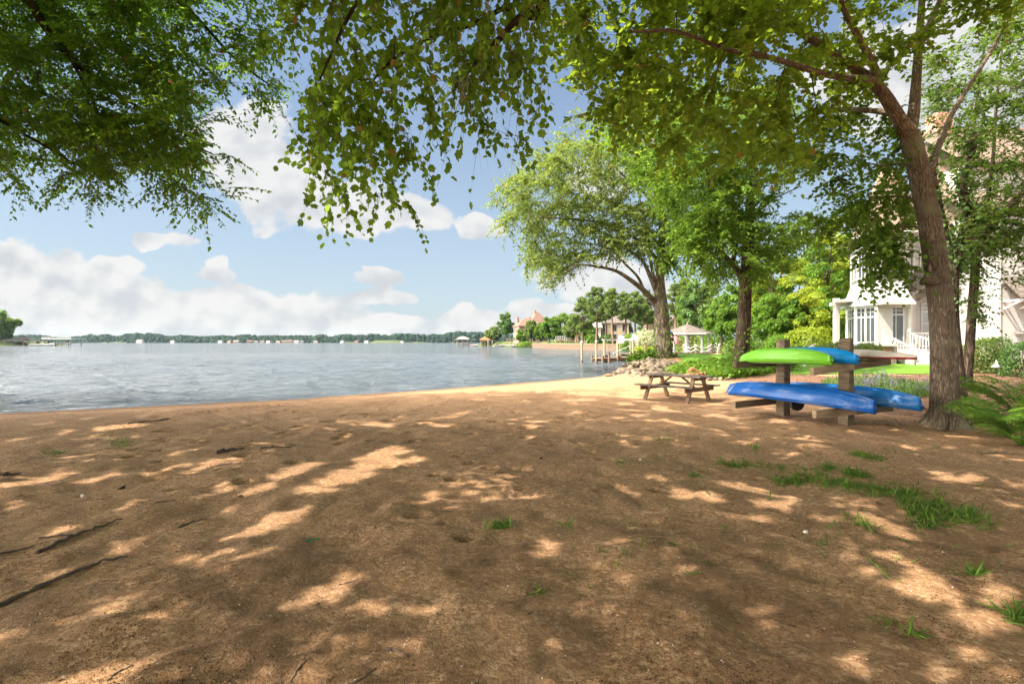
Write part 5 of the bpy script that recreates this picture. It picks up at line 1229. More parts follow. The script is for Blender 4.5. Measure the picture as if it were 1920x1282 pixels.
    gd = MB().box(((X(1826, 33.2)+X(1868, 33.2))/2, 33.17, 1.75), (1.5, .06, 2.3)).build('garage_door', M['white_paint'], t)
    mb = MB()
    for i in range(4):
        for j in range(2): mb.box((X(1847, 33.2)-.54+i*.36, 33.13, 1.25+j*1.0), (.24, .03, .78))
    mb.build('door_panels', M['white_paint'], gd, bevel=.01)
    hood(X(1876, 29.6), X(2010, 29.6), 29.6, 4.2, 5.5, 1.25)
    MB().slab([(X(1900, 29.6), 29.55, 2.35), (X(1900, 29.6)+.5, 29.55, 2.35), (X(1900, 29.6)+.5, 29.3, 2.2), (X(1900, 29.6), 29.3, 2.2)], .06).build('vent_hood', M['grey_roof'], t)
    # lanterns
    for x, y, z in ((X(1710, 32), 33.1, 3.05), (X(1866, 32), 33.12, 2.75)):
        y0 = y; mb = MB(); mb.box((x+.35, y0+.03, z+.05), (.1, .05, .3)); mb.tube([(x+.35, y0, z+.12), (x+.25, y0-.3, z+.28), (x+.03, y0-.42, z+.2)], .02, 6); mb.lathe((x, y0-.42, z), [(.02, .2), (.2, .06), (.17, .03)], 6); mb.lathe((x, y0-.42, z), [(.1, -.3), (.11, -.34), (.03, -.42)], 6)
        for k in range(6): a = k*1.047; mb.tube([(x+.16*math.cos(a), y0-.42+.16*math.sin(a), z+.04), (x+.10*math.cos(a), y0-.42+.10*math.sin(a), z-.32)], .012, 4)
        l = mb.build('wall_lantern', M['iron'], t); MB().lathe((x, y0-.42, z), [(.14, .03), (.09, -.3)], 6).build('lantern_glass', M['amber_glass'], l)
    # porch: brick piers with white caps, steps, railings, corner porch post
    xs0, xs1 = X(1664, 31), X(1741, 31)
    st = MB()
    for k in range(6): z = .42+.155*(k+1); st.box(((xs0+xs1)/2+.1*(5-k)*.35, 27.9+.30*k+1.2, z-.4), (xs1-xs0-.18*k, .32+.02, .8))
    MB().box(((xs0+xs1)/2+1.5, 31.9, 1.0), (xs1-xs0+3.6, 2.1, .72)).build('porch_floor', M['brick'], t); st.build('steps', M['white_paint'], t, bevel=.01)
    def rail(a, b, name='railing'):
        mb = MB(); a = np.array(a, float); b = np.array(b, float); n = max(3, int(np.linalg.norm(b-a)/.17)); z = np.array([0, 0, 1.])
        mb.beam(a+z*.92, b+z*.92, .09, .07); mb.beam(a+z*.14, b+z*.14, .06, .06)
        for k in range(1, n): p = a+(b-a)*k/n; mb.beam(p+z*.14, p+z*.9, .04, .04, up=(1, 0, 0))
        for p in (a, b): mb.beam(p-z*.1, p+z*1.05, .13, .13, up=(1, 0, 0)); mb.lathe(p+z*1.05, [(.085, 0), (.085, .03), (.04, .06), (.06, .1), (.0, .14)], 8)
        return mb.build(name, M['white_paint'], t)
    rail((xs1-.15, 29.0, .5), (xs1-1.35, 30.75, 1.36)); rail((xs1-1.35, 30.8, 1.36), (xs1+1.6, 30.85, 1.36)); rail((xs0-.05, 29.0, .5), (xs0-.5, 30.6, 1.3))
    for x in (X(1651, 30.6), X(1613, 30.6)):
        pr = MB().box((x, 30.3, .95), (.62, .62, 1.1)).build('pier', M['brick'], t); MB().box((x, 30.3, 1.56), (1.0, 1.0, .12)).build('cap', M['white_paint'], pr)
    MB().box((X(1666, 30.4), 30.35, 1.1), (.5, .5, 1.4)).build('pier', M['white_siding'], t)
    MB().box((X(1568, 33.5), 33.5, 2.5), (.28, .28, 4.2)).build('porch_post', M['white_paint'], t)
    mb = MB(); mb.slab([(X(1555, 33), 32.4, 4.3), (bay[1][0]+.2, 33, 4.5), (bay[0][0]+.2, 37, 4.8), (X(1562, 37), 37, 4.5)], .16); mb.box((X(1568, 33.5)+.3, 33.5, 4.2), (1.4, .2, .22)); mb.build('porch_roof', M['white_paint'], t)
    MB().box((X(1545, 33)+.4, 32.6, 1.42), (3.6, .5, .14)).build('porch_wall_cap', M['white_paint'], t); MB().box((X(1545, 33)+.4, 32.6, .8), (3.4, .4, 1.1)).build('porch_wall', M['brick'], t)
white_house()

# ------------------------------------------------------------------ shrubs and plants
def bush(name, label, cat, c, r, h, n, size, mat, group=None, trim=.9):
    g = hz(c[0], c[1]); t = thing(name, label, cat, (c[0], c[1], g), group); p = rdir(n); p[:, 2] = np.abs(p[:, 2])*1.0-.15
    lump = .86+.2*(vnoise(p[:, 0]*3+c[0], p[:, 1]*3+p[:, 2]*2, 1.))
    rr = RS.uniform(.55, 1., n)**.35*lump; sq = np.abs(p)**1.0
    f = 1/(np.maximum(1e-6, (np.abs(p[:, 0])**3+np.abs(p[:, 1])**3+np.abs(p[:, 2])**3)**(1/3)))*trim+(1-trim)
    pos = np.array([c[0], c[1], g+h*.12])+p*(rr*f)[:, None]*np.array([r*.82, r*.82, h*.86])
    nr = unit(p+RS.normal(size=(n, 3))*.55); ax = unit(np.cross(nr, rdir(n)))
    leaves('foliage', pos, ax, nr, size*RS.uniform(.6, 1.3, n), 'oval3', M[mat], t)
    mb = MB()
    for k in range(7): a = k*.9; mb.tube([(c[0], c[1], g-.05), (c[0]+.35*r*math.cos(a), c[1]+.35*r*math.sin(a), g+.4*h), (c[0]+.6*r*math.cos(a), c[1]+.6*r*math.sin(a), g+.72*h)], [.03, .02, .01], 5)
    mb.build('stem', M['twig'], t)
def bx(px, d): return ((px-960)/960*d, d)
HG = 'clipped shrubs in front of the white house'
bush('shrub', 'round clipped shrub under the bay windows, left of the brick pier', 'shrub', bx(1567, 29.2), 1.25, 1.45, 2600, .12, 'leaf_shrub', HG)
bush('shrub', 'low clipped shrub right behind the tall rack post, beside the porch steps', 'shrub', bx(1624, 29.0), 1.0, 1.4, 2200, .12, 'leaf_shrub', HG)
bush('shrub', 'leftmost and lowest of the clipped shrubs near the white hand rail', 'shrub', bx(1502, 30.5), 1.2, 1.2, 2000, .12, 'leaf_shrub', HG)
bush('shrub', 'clipped shrub between the hand rail and the bay', 'shrub', bx(1535, 31.), 1.1, 1.25, 1800, .12, 'leaf_mid', HG)
bush('shrub', 'big glossy shrub in sun under the lantern of the white house', 'shrub', bx(1842, 24.4), 1.15, 1.75, 3600, .12, 'leaf_shrub')
bush('shrub', 'dark shaded shrub at the right picture edge against the siding', 'shrub', bx(1921, 22.6), 1.1, 1.7, 3000, .12, 'leaf_deep')
bush('shrub', 'dark shrub tucked against the wall right of the big glossy one', 'shrub', bx(1872, 26.4), .75, 1.8, 1600, .12, 'leaf_deep')
bush('hedge', 'broad clipped hedge behind the dark bank trunk, left of the kayaks', 'hedge', bx(1386, 52), 2.2, 1.75, 3200, .17, 'leaf_shrub')
bush('flowering_shrub', 'wide shrub of cream blossom left of the grey bank trunk above the seawall', 'shrub', bx(1213, 112), 4.6, 5.2, 3000, .55, 'blossom')
bush('shrub', 'bright green rounded shrub above the boat lift', 'shrub', bx(1182, 116), 2.8, 4.2, 1800, .5, 'leaf_bright')
bush('shrub', 'low yellow shrub under the cream blossom', 'shrub', bx(1208, 108), 3.2, 1.7, 900, .42, 'leaf_yellow')
bush('shrub', 'light green hedge-like shrub behind the gazebo roof, left half', 'shrub', bx(1300, 92), 4.5, 3.9, 2600, .45, 'leaf_shrub')
bush('shrub', 'light green shrub right of the gazebo posts', 'shrub', bx(1345, 86), 3.4, 3.6, 2200, .42, 'leaf_bright')
bush('shrub', 'small green shrub at the foot of the tall pines', 'shrub', bx(1113, 140), 2.4, 3.2, 900, .55, 'leaf_mid')
bush('shrub', 'shrub on the terrace of the balcony house', 'shrub', bx(1140, 150), 3., 3.0, 900, .55, 'leaf_deep')
bush('shrub', 'garden shrub in front of the pink house', 'shrub', bx(985, 192), 4., 2.6, 900, .6, 'leaf_bright')
for lab, px, d, r_, h_, mt in [('bright leafy bush at the wood edge left of the white hand rail', 1470, 46, 2.2, 2.4, 'leaf_bright'), ('yellow-green bush at the wood edge between the rack posts', 1515, 44, 2.4, 3., 'leaf_yellow'), ('mid-green bush at the wood edge beside the porch post', 1560, 46, 2.2, 3., 'leaf_bright'), ('deep green bush at the wood edge behind the hedge', 1425, 50, 2.4, 2.8, 'leaf_mid'), ('tall bush in the shade behind the porch corner', 1590, 48, 2.2, 3.6, 'leaf_mid')]:
    bush('bush', lab, 'bush', bx(px, d), r_, h_, 2200, .24, mt, 'bushes along the wood edge')
def undergrowth():
    n = 9000; poly = [(1262, 690), (1262, 676), (1300, 672), (1385, 672), (1480, 682), (1475, 700), (1400, 706), (1345, 708), (1318, 700), (1290, 690)]
    pl = np.array(poly, float); pos = []
    x = RS.uniform(1262, 1480, n*2); y = RS.uniform(668, 710, n*2); k = in_poly(poly, x, y); x, y = x[k], y[k]
    d = np.interp(y, [668, 690, 708], [33, 27.5, 23.5]); q = np.stack([(x-960)/960*d, d], 1); g = height(q[:, 0], q[:, 1], False)
    h = .06+.34*vnoise(q[:, 0], q[:, 1], 1.1, 3); m = len(q); pos = np.column_stack([q+RS.normal(size=(m, 2))*.25, g+h*RS.uniform(0, 1, m)])
    nr = np.array([0, -.3, 1.])+RS.normal(size=(m, 3))*.6; o = leaves('undergrowth', pos, rdir(m), nr, RS.uniform(.10, .22, m), 'lobed', M['leaf_bright'])
    tag(o, 'leafy ground cover sprawling over the bank between the two bank trees', 'ground cover', kind='stuff')
    # clump by the water side of the grey trunk
    n = 1300; c = P(1219, 671, 35.5); p = c+RS.normal(size=(n, 3))*np.array([.6, .5, .2])+np.array([0, 0, -.05]); o = leaves('undergrowth', p, rdir(n), np.array([0, -.4, 1.])+RS.normal(size=(n, 3))*.6, RS.uniform(.15, .3, n), 'lobed', M['leaf_bright'])
    tag(o, 'leafy plants hanging over the rocks left of the grey bank trunk', 'ground cover', kind='stuff')
    # low planting in the mulch bed
    n = 7000; q = np.array([GP(px, py)[:2] for px, py in zip(RS.uniform(1530, 1780, n), RS.uniform(706, 752, n))])
    poly = [(1540, 722), (1600, 715), (1660, 717), (1740, 728), (1760, 745), (1700, 748), (1640, 738), (1560, 728)]; px = 960+960*q[:, 0]/q[:, 1]; py = 641+960*CAMH/q[:, 1]
    k = in_poly(poly, px+30*(vnoise(px, py, 18)-.5), py); q = q[k]; m = len(q); pos = np.column_stack([q, height(q[:, 0], q[:, 1], False)])
    o = leaves('ground_cover', pos, np.array([0, 0, 1.])+RS.normal(size=(m, 3))*.55, RS.normal(size=(m, 3)), RS.uniform(.14, .3, m), 'blade', M['leaf_deep']); tag(o, 'strap-leaved border plants in the mulch bed behind the lower kayaks', 'ground cover', kind='stuff')
    for i in range(16):
        j = RS.randint(m); base = pos[j]; n2 = 60; t = thing('flower_spike_plant', 'clump of lilac flower spikes in the mulch bed behind the blue kayaks', 'flower', base, 'lilac flower clumps in the bed')
        d = np.array([0, 0, 1.])+RS.normal(size=(n2, 3))*.35; leaves('leaf', base+RS.normal(size=(n2, 3))*np.array([.12, .12, 0]), d, RS.normal(size=(n2, 3)), RS.uniform(.14, .28, n2), 'blade', M['leaf_shrub'], t)
        for _ in range(7):
            a = base+RS.normal(size=3)*np.array([.16, .16, 0]); tt = a+np.linspace(.16, .36, 14)[:, None]*np.array([0, 0, 1.])+RS.normal(size=(14, 3))*.012
            leaves('flower_spike', tt, RS.normal(size=(14, 3)), RS.normal(size=(14, 3)), .045, 'oval3', M['lavender'], t)
    # groundcover near the big tree, on the right
    n = 3000; px = RS.uniform(1790, 1990, n); py = RS.uniform(722, 800, n); k = vnoise(px, py, 40, 2) > .45; q = np.array([GP(a, b)[:2] for a, b in zip(px[k], py[k])]); m = len(q)
    pos = np.column_stack([q, height(q[:, 0], q[:, 1], False)+RS.uniform(0, .12, m)]); o = leaves('ground_cover', pos, rdir(m), np.array([0, -.2, 1.])+RS.normal(size=(m, 3))*.5, RS.uniform(.05, .12, m), 'oval3', M['leaf_mid']); tag(o, 'low creeping plants over the mulch right of the big trunk', 'ground cover', kind='stuff')
undergrowth()
def fern(label, c, n, L, lean, mat='fern'):
    g = hz(c[0], c[1]); t = thing('fern', label, 'fern', (c[0], c[1], g), 'ferns at the right edge of the sand'); mb = MB(); PP, AA, NN, SS = [], [], [], []
    for k in range(n):
        a = RS.uniform(0, 6.28); d = np.array([math.cos(a), math.sin(a), 0])*.8+np.array(lean); l = L*RS.uniform(.6, 1.1); s = np.linspace(0, 1, 22)
        q = np.array([c[0], c[1], g])+d*(s*l)[:, None]+np.array([0, 0, 1.])*(l*(1.35*s-1.0*s*s))[:, None]; mb.tube(q, np.linspace(.006, .002, 22), 4, cap=False)
        T = unit(np.gradient(q, axis=0)); sd = unit(np.cross(T, (0, 0, 1.)))
        for i in range(1, 22):
            for sgn in (-1, 1):
                for o in (0, .5):
                    PP.append(q[i]-T[i]*l/22*o); AA.append(sd[i]*sgn+T[i]*.45-np.array([0, 0, .25])); NN.append(np.array([0, 0, 1.])+RS.normal(size=3)*.25); SS.append(.19*l*math.sin(math.pi*min(1, .12+s[i]*.88))**.7+.02)
    mb.build('stem', M['leaf_bright'], t)
    leaves('frond', np.array(PP), np.array(AA), np.array(NN), np.array(SS), 'blade', M[mat], t)
fern('feathery light green fern nearest the big trunk, arching over the sand', bx(1895, 9.6), 17, 1.15, (-.3, -.2, 0)); fern('large bright fern cut by the right picture edge', bx(1940, 9.0), 18, 1.4, (-.3, -.1, 0)); fern('tall fern frond clump above the others at the right edge', bx(1930, 10.4), 16, 1.7, (-.2, 0, .25))
fern('low fern tips spilling on to the sand at lower right of the clump', bx(1915, 8.6), 11, .7, (-.35, -.2, 0)); fern('small shaded fern between the slender trunk and the bright ferns', bx(1850, 11.6), 12, .6, (0, 0, 0), 'leaf_mid')

# ------------------------------------------------------------------ grass and litter on the sand
def grass_blades():
    strips = [([(1480, 886), (1510, 896), (1560, 902), (1600, 915), (1680, 922), (1720, 925), (1760, 945), (1790, 975), (1830, 975), (1850, 990)], 14, 900), ([(1545, 878), (1580, 884), (1620, 893)], 8, 320), ([(1600, 856), (1640, 862), (1660, 862)], 6, 120), ([(1455, 900), (1500, 903)], 7, 110), ([(1700, 940), (1720, 960), (1760, 985)], 14, 240),
              ([(1345, 868), (1400, 872)], 5, 90), ([(1235, 824), (1255, 826)], 5, 60), ([(1160, 872), (1180, 870)], 5, 24), ([(1280, 895), (1310, 897)], 4, 24), ([(1390, 864), (1470, 880)], 6, 60), ([(920, 990), (955, 985)], 8, 50), ([(1820, 1070), (1835, 1078)], 6, 46), ([(1890, 1140), (1925, 1160)], 12, 70),
              ([(200, 822), (240, 832)], 8, 60), ([(80, 850), (130, 846)], 5, 30), ([(1600, 975), (1640, 992)], 8, 40), ([(1340, 985), (1390, 980)], 6, 26), ([(1410, 835), (1418, 845)], 6, 24), ([(1640, 1165), (1660, 1160)], 5, 8), ([(1060, 985), (1068, 990)], 4, 8), ([(1005, 1105), (1016, 1112)], 4, 7), ([(1700, 1180), (1720, 1190)], 5, 10)]
    Q = []
    for pts, w, n in strips:
        p = np.array(pts, float); s = np.r_[0, np.cumsum(np.linalg.norm(np.diff(p, axis=0), axis=1))]; u = RS.uniform(0, s[-1], n); x = np.interp(u, s, p[:, 0])+RS.normal(size=n)*w*.9; y = np.interp(u, s, p[:, 1])+RS.normal(size=n)*w*.55
        Q += [GP(a, b) for a, b in zip(x, y) if vnoise(a, b, 22, 5) > .3]
    for _ in range(150): Q.append(GP(RS.uniform(1050, 1900), RS.uniform(800, 1100)))
    Q = np.array(Q); z = height(Q[:, 0], Q[:, 1]); pos = np.column_stack([Q[:, :2], z-.004]); pos = np.repeat(pos, 3, 0)+np.r_[RS.normal(size=(len(Q)*3, 3))]*np.array([.02, .02, 0]); m = len(pos)
    ax = np.array([0, 0, .55])+RS.normal(size=(m, 3))*np.array([.85, .85, .25]); o = leaves('grass', pos, ax, np.cross(ax, rdir(m)), RS.uniform(.025, .08, m)*RS.choice([1., 1., 1.8], m), 'blade', M['grass']); tag(o, 'thin green crabgrass blades creeping across the sand at right', 'grass', kind='stuff')
grass_blades()
def stick(pts, r, label):
    q = [GP(a, b) for a, b in pts]
    for p in q: p[2] = float(height(np.array([p[0]]), np.array([p[1]]))[0])+r*.45
    c = catmull(q, 7); c[1:-1] += RS.normal(size=(len(c)-2, 3))*r*.35
    t = MB().tube(c, np.interp(np.linspace(0, 1, len(c)), [0, .5, 1], [r, r*.85, r*.35]), 7, lump=.12).build('stick', M['stick'], smooth=True); tag(t, label, 'stick')
for pts, r, lab in [([(-10, 1140), (60, 1105), (120, 1078), (190, 1052), (240, 1041)], .017, 'long dark branch lying on the sand at lower left, cut by the picture edge'), ([(70, 1035), (120, 1012), (170, 990), (228, 971)], .018, 'straight dark stick in the left foreground, above the long branch'), ([(72, 1008), (125, 1003), (150, 1000)], .012, 'short stick touching the straight dark one at left'),
    ([(0, 1038), (40, 1028), (65, 1022)], .010, 'thin stick at the left picture edge below the short one'), ([(405, 851), (430, 847), (457, 843)], .032, 'stubby dark piece of driftwood in the middle distance'), ([(488, 842), (515, 841), (545, 839)], .018, 'slim dark stick right of the stubby driftwood'), ([(335, 986), (360, 976), (388, 969)], .009, 'thin curved twig between the straight dark stick and the bright patch'),
    ([(290, 940), (330, 935), (412, 932)], .006, 'very thin twig lying level in the left middle ground'), ([(545, 1275), (562, 1250), (582, 1228)], .006, 'bent twig at the bottom edge, left of centre'), ([(200, 1275), (225, 1258), (250, 1246)], .007, 'twig at the bottom left corner area'), ([(650, 1278), (675, 1266), (705, 1245)], .007, 'twig at the bottom edge below the centre shadow'),
    ([(635, 1092), (655, 1084), (682, 1077)], .005, 'thin twig across the bright spot in the left foreground'), ([(725, 1205), (745, 1212), (765, 1224)], .009, 'rusty root end poking from the sand near the bottom middle'), ([(0, 892), (20, 890), (38, 889)], .024, 'dark lump of driftwood at the left edge'), ([(1555, 816), (1575, 822), (1590, 825)], .016, 'dark stick in front of the kayak rack'),
    ([(1840, 851), (1875, 852), (1915, 856)], .018, 'dark stick lying under the ferns at right'), ([(240, 796), (300, 785), (380, 772)], .02, 'long low root along the drift line near the water at left')]:
    stick(pts, r, lab)
def flat_leaf(px, py, size, label, mat='dead_leaf', shape='lobed', n=1):
    p = GP(px, py); z = float(height(np.array([p[0]]), np.array([p[1]]))[0]); k = n; pos = np.tile([p[0], p[1], z+.012], (k, 1))+np.r_[RS.normal(size=(k, 3))]*np.array([.01, .01, .002]); a = RS.uniform(0, 6.28)+np.arange(k)*2*math.pi/max(k, 1)
    o = leaves('fallen_leaf', pos, np.column_stack([np.cos(a), np.sin(a), .25+0*a]), np.tile([.15, -.1, 1.], (k, 1)), size, shape, M[mat]); tag(o, label, 'leaf')
for a in [(583, 1014, .075, 'green star-shaped leaf lying on the sand left of centre', 'green_leaf', 'oval3', 4), (1858, 1037, .17, 'long brown leaf at the right side of the foreground sand', 'dead_leaf', 'oval3'), (1650, 952, .09, 'curled tan leaf in the strip of grass', 'dead_leaf'), (1700, 952, .09, 'tan leaf lit by sun beside the grass strip', 'dead_leaf'), (1772, 996, .1, 'dark dead leaf at the end of the grass strip', 'dead_leaf'), (1660, 847, .13, 'brown leaf in front of the ferns near the big trunk', 'dead_leaf'),
          (1476, 1168, .07, 'small dark leaf among the bright spots at lower right', 'dead_leaf'), (1890, 872, .1, 'grey dead leaf on the sand below the ferns', 'dead_leaf'), (1345, 958, .06, 'tiny leaf in the shade left of the grass', 'dead_leaf'), (985, 1062, .06, 'pale leaf lying in the middle of the foreground', 'dead_leaf'), (480, 1030, .05, 'pale flat leaf just below the bright patch at left', 'dead_leaf'), (450, 930, .07, 'upright brown leaf in the left middle ground', 'dead_leaf'), (1800, 1090, .11, 'brown leaf in the bright spots at far right', 'dead_leaf')]: flat_leaf(*a)
def litter():
    n = 800; px = RS.uniform(-40, 1960, n); py = 800+RS.uniform(0, 1, n)**1.1*480; Q = np.array([GP(a, b) for a, b in zip(px, py)]); z = height(Q[:, 0], Q[:, 1]); pos = np.column_stack([Q[:, :2], z+.002])
    o = leaves('shell_fragments', pos, rdir(n)*np.array([1, 1, .3]), np.array([0, 0, 1.])+RS.normal(size=(n, 3))*.5, RS.uniform(.004, .013, n), 'lobed', M['shell']); tag(o, 'tiny white shell chips and pebbles scattered over the sand', 'shell chips', kind='stuff')
    V, F = [], []; off = 0; n = 110000; y = 2.3+RS.uniform(0, 1, n)**1.5*8; x = RS.uniform(-1.05, 1.05, n)*y; w = vnoise(x, y, .8, 3)*.55+vnoise(x, y, .3, 9)*.45; k = (RS.rand(n) < ss(w, .42, .72)) ; x, y = x[k], y[k]; z = height(x, y)
    oc = np.array([(1, 0, 0), (0, 1, 0), (-1, 0, 0), (0, -1, 0), (0, 0, 1), (0, 0, -1)], float); fo = np.array([(0, 1, 4), (1, 2, 4), (2, 3, 4), (3, 0, 4), (1, 0, 5), (2, 1, 5), (3, 2, 5), (0, 3, 5)])
    m = len(x); r_ = RS.uniform(.0015, .0055, m); V = np.stack([x, y, z+r_*.3], 1)[:, None]+oc[None]*r_[:, None, None]*RS.uniform(.5, 1.5, (m, 6, 1)); F = fo[None]+(np.arange(m)*6)[:, None, None]
    o = raw_mesh('bark_crumbs', V.reshape(-1, 3), F.reshape(-1, 3), M['crumb'], smooth=False, fattr=np.repeat(RS.rand(m)**1.6, 8)); tag(o, 'dark crumbs of bark and soil drifted over the foreground sand', 'debris', kind='stuff')
    # wrack along the drift line
    n = 700; s = RS.rand(n); px = np.interp(s, [0, .3, .6, 1], [200, 300, 420, 545]); py = np.interp(s, [0, .3, .6, 1], [806, 786, 768, 755])+RS.normal(size=n)*4; Q = np.array([GP(a, b) for a, b in zip(px, py)]); z = height(Q[:, 0], Q[:, 1])
    o = leaves('drift_line', np.column_stack([Q[:, :2], z+.01]), rdir(n)*np.array([1, 1, .25]), rdir(n)+np.array([0, 0, 1]), RS.uniform(.03, .1, n), 'blade', M['crumb']); tag(o, 'dark line of drifted twigs and leaves on the sand near the water', 'drift line', kind='stuff')
    for i, (px, py, s, lab) in enumerate([(1510, 995, .035, 'pale pinkish pebble right of the middle bright spots'), (1015, 862, .03, 'grey pebble in the middle distance of the sand'), (1200, 863, .03, 'grey pebble left of the small grass tufts'), (228, 910, .05, 'brown clod of earth in the left middle ground'), (156, 927, .04, 'brown stone left of the clod')]):
        p = GP(px, py); p[2] = float(height(np.array([p[0]]), np.array([p[1]]))[0])+s*.2; o = put_rock(PEB[i % 2], p, s, lab, None); o.name = 'pebble'; o['category'] = 'pebble'
PEB = [rock_mesh(70, 'shell'), rock_mesh(71, 'crumb')]
litter()
def leaf_litter():
    n = 5200; q = np.stack([RS.uniform(6, 26, n), RS.uniform(8.5, 24, n)], 1); k = (mulch_f(q[:, 0], q[:, 1]) > 0) | (np.hypot(q[:, 0]-8.9, q[:, 1]-10.6) < 1.1); q = q[k]
    e = np.stack([RS.uniform(-.9, .8, 700), 2.6+RS.uniform(0, 1, 700)**1.3*11], 1); e[:, 0] *= e[:, 1]; q = np.vstack([q, e]); m = len(q); z = height(q[:, 0], q[:, 1])
    s = np.where(np.arange(m) < m-700, RS.uniform(.04, .1, m), RS.uniform(.012, .035, m)); a = rdir(m)*np.array([1, 1, .25])
    o = leaves('leaf_litter', np.column_stack([q, z+.008]), a, np.array([0, 0, 1.])+RS.normal(size=(m, 3))*.45, s, 'lobed', M['dead_leaf']); tag(o, 'small dry leaves strewn over the mulch bed and sand', 'leaf litter', kind='stuff')
leaf_litter()
# ------------------------------------------------------------------ pier, gazebo and the cove
def gx(px, d): return (px-960)/960*d
def gazebo():
    c = (gx(1289, 69), 69.); z0 = .38; t = thing('gazebo', 'open white gazebo with hipped shingle roof standing on the pier', 'gazebo', (c[0], c[1], z0)); r = 2.65
    pts = [(c[0]+r*math.cos(k*math.pi/4+.39), c[1]+r*math.sin(k*math.pi/4+.39)) for k in range(8)]
    for x, y in pts:
        mb = MB(); mb.box((x, y, z0+1.15), (.2, .2, 2.3)); mb.box((x, y, z0+.12), (.28, .28, .24)); mb.box((x, y, z0+2.2), (.28, .28, .16)); mb.build('post', M['white_paint'], t)
    mb = MB()
    for k in range(8):
        a, b = np.array(pts[k]), np.array(pts[(k+1) % 8]); mb.beam((*a, z0+2.38), (*b, z0+2.38), .16, .2)
        for f in (.0, 1.):
            p = a+(b-a)*f; q = a+(b-a)*(.22 if f == 0 else .78); m = (p+q)/2
            mb.tube([(*p, z0+1.75), (m[0]*.6+p[0]*.4, m[1]*.6+p[1]*.4, z0+2.05), (*q, z0+2.3)], .05, 6)
    mb.build('arch_brackets', M['white_paint'], t)
    mb = MB(); R2 = 3.4; e = [(c[0]+R2*math.cos(k*math.pi/4+.39), c[1]+R2*math.sin(k*math.pi/4+.39), z0+2.44) for k in range(8)]; ap = (c[0], c[1], z0+3.75)
    for k in range(8): mb.slab([e[k], e[(k+1) % 8], ap], .1)
    rf = mb.build('roof', M['cedar_grey'], t); MB().lathe(ap, [(.12, -.05), (.14, .12), (.03, .3)], 8).build('finial', M['grey_wood'], rf)
    mb = MB(); [mb.beam(e[k], e[(k+1) % 8], .08, .16) for k in range(8)]; mb.build('fascia', M['white_paint'], t)
gazebo()
def plank_deck(name, label, cat, path, w, z, piles, mat='dock_wood', ph=0., group=None, rails=False):
    t = thing(name, label, cat, (path[0][0], path[0][1], z), group)
    for a, b in zip(path[:-1], path[1:]):
        mb = MB(); mb.beam((*a, z-.04), (*b, z-.04), w, .08); mb.build('deck', M[mat], t)
        mb = MB(); d = np.array(b)-np.array(a); L = np.linalg.norm(d); n_ = np.array([-d[1], d[0]])/L
        for s in (-1, 1): mb.beam((*(np.array(a)+n_*s*w*.46), z-.2), (*(np.array(b)+n_*s*w*.46), z-.2), .08, .22)
        mb.build('stringer', M['brown_wood'], t)
        k = max(1, int(L/piles))
        for i in range(k+1):
            for s in (-1, 1):
                p = np.array(a)+d*i/k+n_*s*(w*.5+.1); MB().tube([(p[0], p[1], -2), (p[0], p[1], z+ph)], .12, 8).build('piling', M[mat], t)
        if rails:
            mb = MB()
            for s in (-1, 1):
                for h in (.5, .95): mb.beam((*(np.array(a)+n_*s*w*.5), z+h), (*(np.array(b)+n_*s*w*.5), z+h), .06, .08)
            mb.build('rail', M[mat], t)
    return t
plank_deck('pier', 'wooden pier carrying the gazebo, reaching from the lawn out over the cove', 'pier', [(gx(1352, 68), 68.), (gx(1250, 67), 67), (gx(1200, 60), 60)], 5.6, .36, 3.6)
plank_deck('boat_dock', 'low finger dock with short pilings between the boat lift posts', 'dock', [(gx(1204, 57.5), 57.5), (gx(1148, 53), 53), (gx(1120, 52), 52)], 1.5, .12, 2.2, 'brown_wood', .25)
for lab, px, d, zt in [('tall pale mooring pile standing alone left of the finger dock', 1091, 50.5, 1.7), ('mooring pile at the outer end of the finger dock', 1118, 50, 1.75), ('short thick pile in the middle of the finger dock', 1142, 50.8, .62), ('dark lamp-topped pile on the pier beside the grey bank trunk', 1210, 61.5, 1.5)]:
    x = gx(px, d); t = thing('mooring_pile', lab, 'pile', (x, d, WZ)); MB().tube([(x, d, -2), (x, d, WZ+.25)], .12, 8).build('foot', M['brown_wood'], t); MB().tube([(x, d, WZ+.25), (x, d, zt)], .105, 8).build('shaft', M['pale_post' if zt > 1.6 else 'brown_wood'], t); MB().lathe((x, d, zt), [(.15, 0), (.14, .05), (.02, .14)], 8).build('cap', M['white_paint' if zt > 1.6 else 'iron'], t)
def boat_lift():
    t = thing('boat_lift', 'boat lift of pale posts and white beams with two white motor boxes over the cove', 'boat lift', (gx(1160, 52), 52, WZ))
    ps = [(gx(1133, 53.5), 53.5), (gx(1158, 56), 56), (gx(1187, 50.5), 50.5), (gx(1183, 55), 55)]
    for x, y in ps: MB().tube([(x, y, -2), (x, y, 1.95)], .12, 8).build('post', M['pale_post'], t)
    MB().beam((ps[0][0]-.2, ps[0][1], 1.98), (ps[3][0]+.3, ps[3][1], 1.98), .14, .16).build('beam', M['white_far'], t); MB().beam((ps[1][0], ps[1][1], 1.98), (ps[2][0], ps[2][1], 1.98), .14, .16).build('beam', M['white_far'], t)
    for px, d in ((1165, 52.5), (1191, 51)): MB().box((gx(px, d), d, 2.0), (.55, .5, .8)).build('motor_box', M['white_paint'], t, bevel=.06)
    MB().beam((gx(1150, 53), 53, .55), (gx(1180, 54), 54, 1.3), .08, .1).build('brace', M['white_far'], t)
boat_lift()
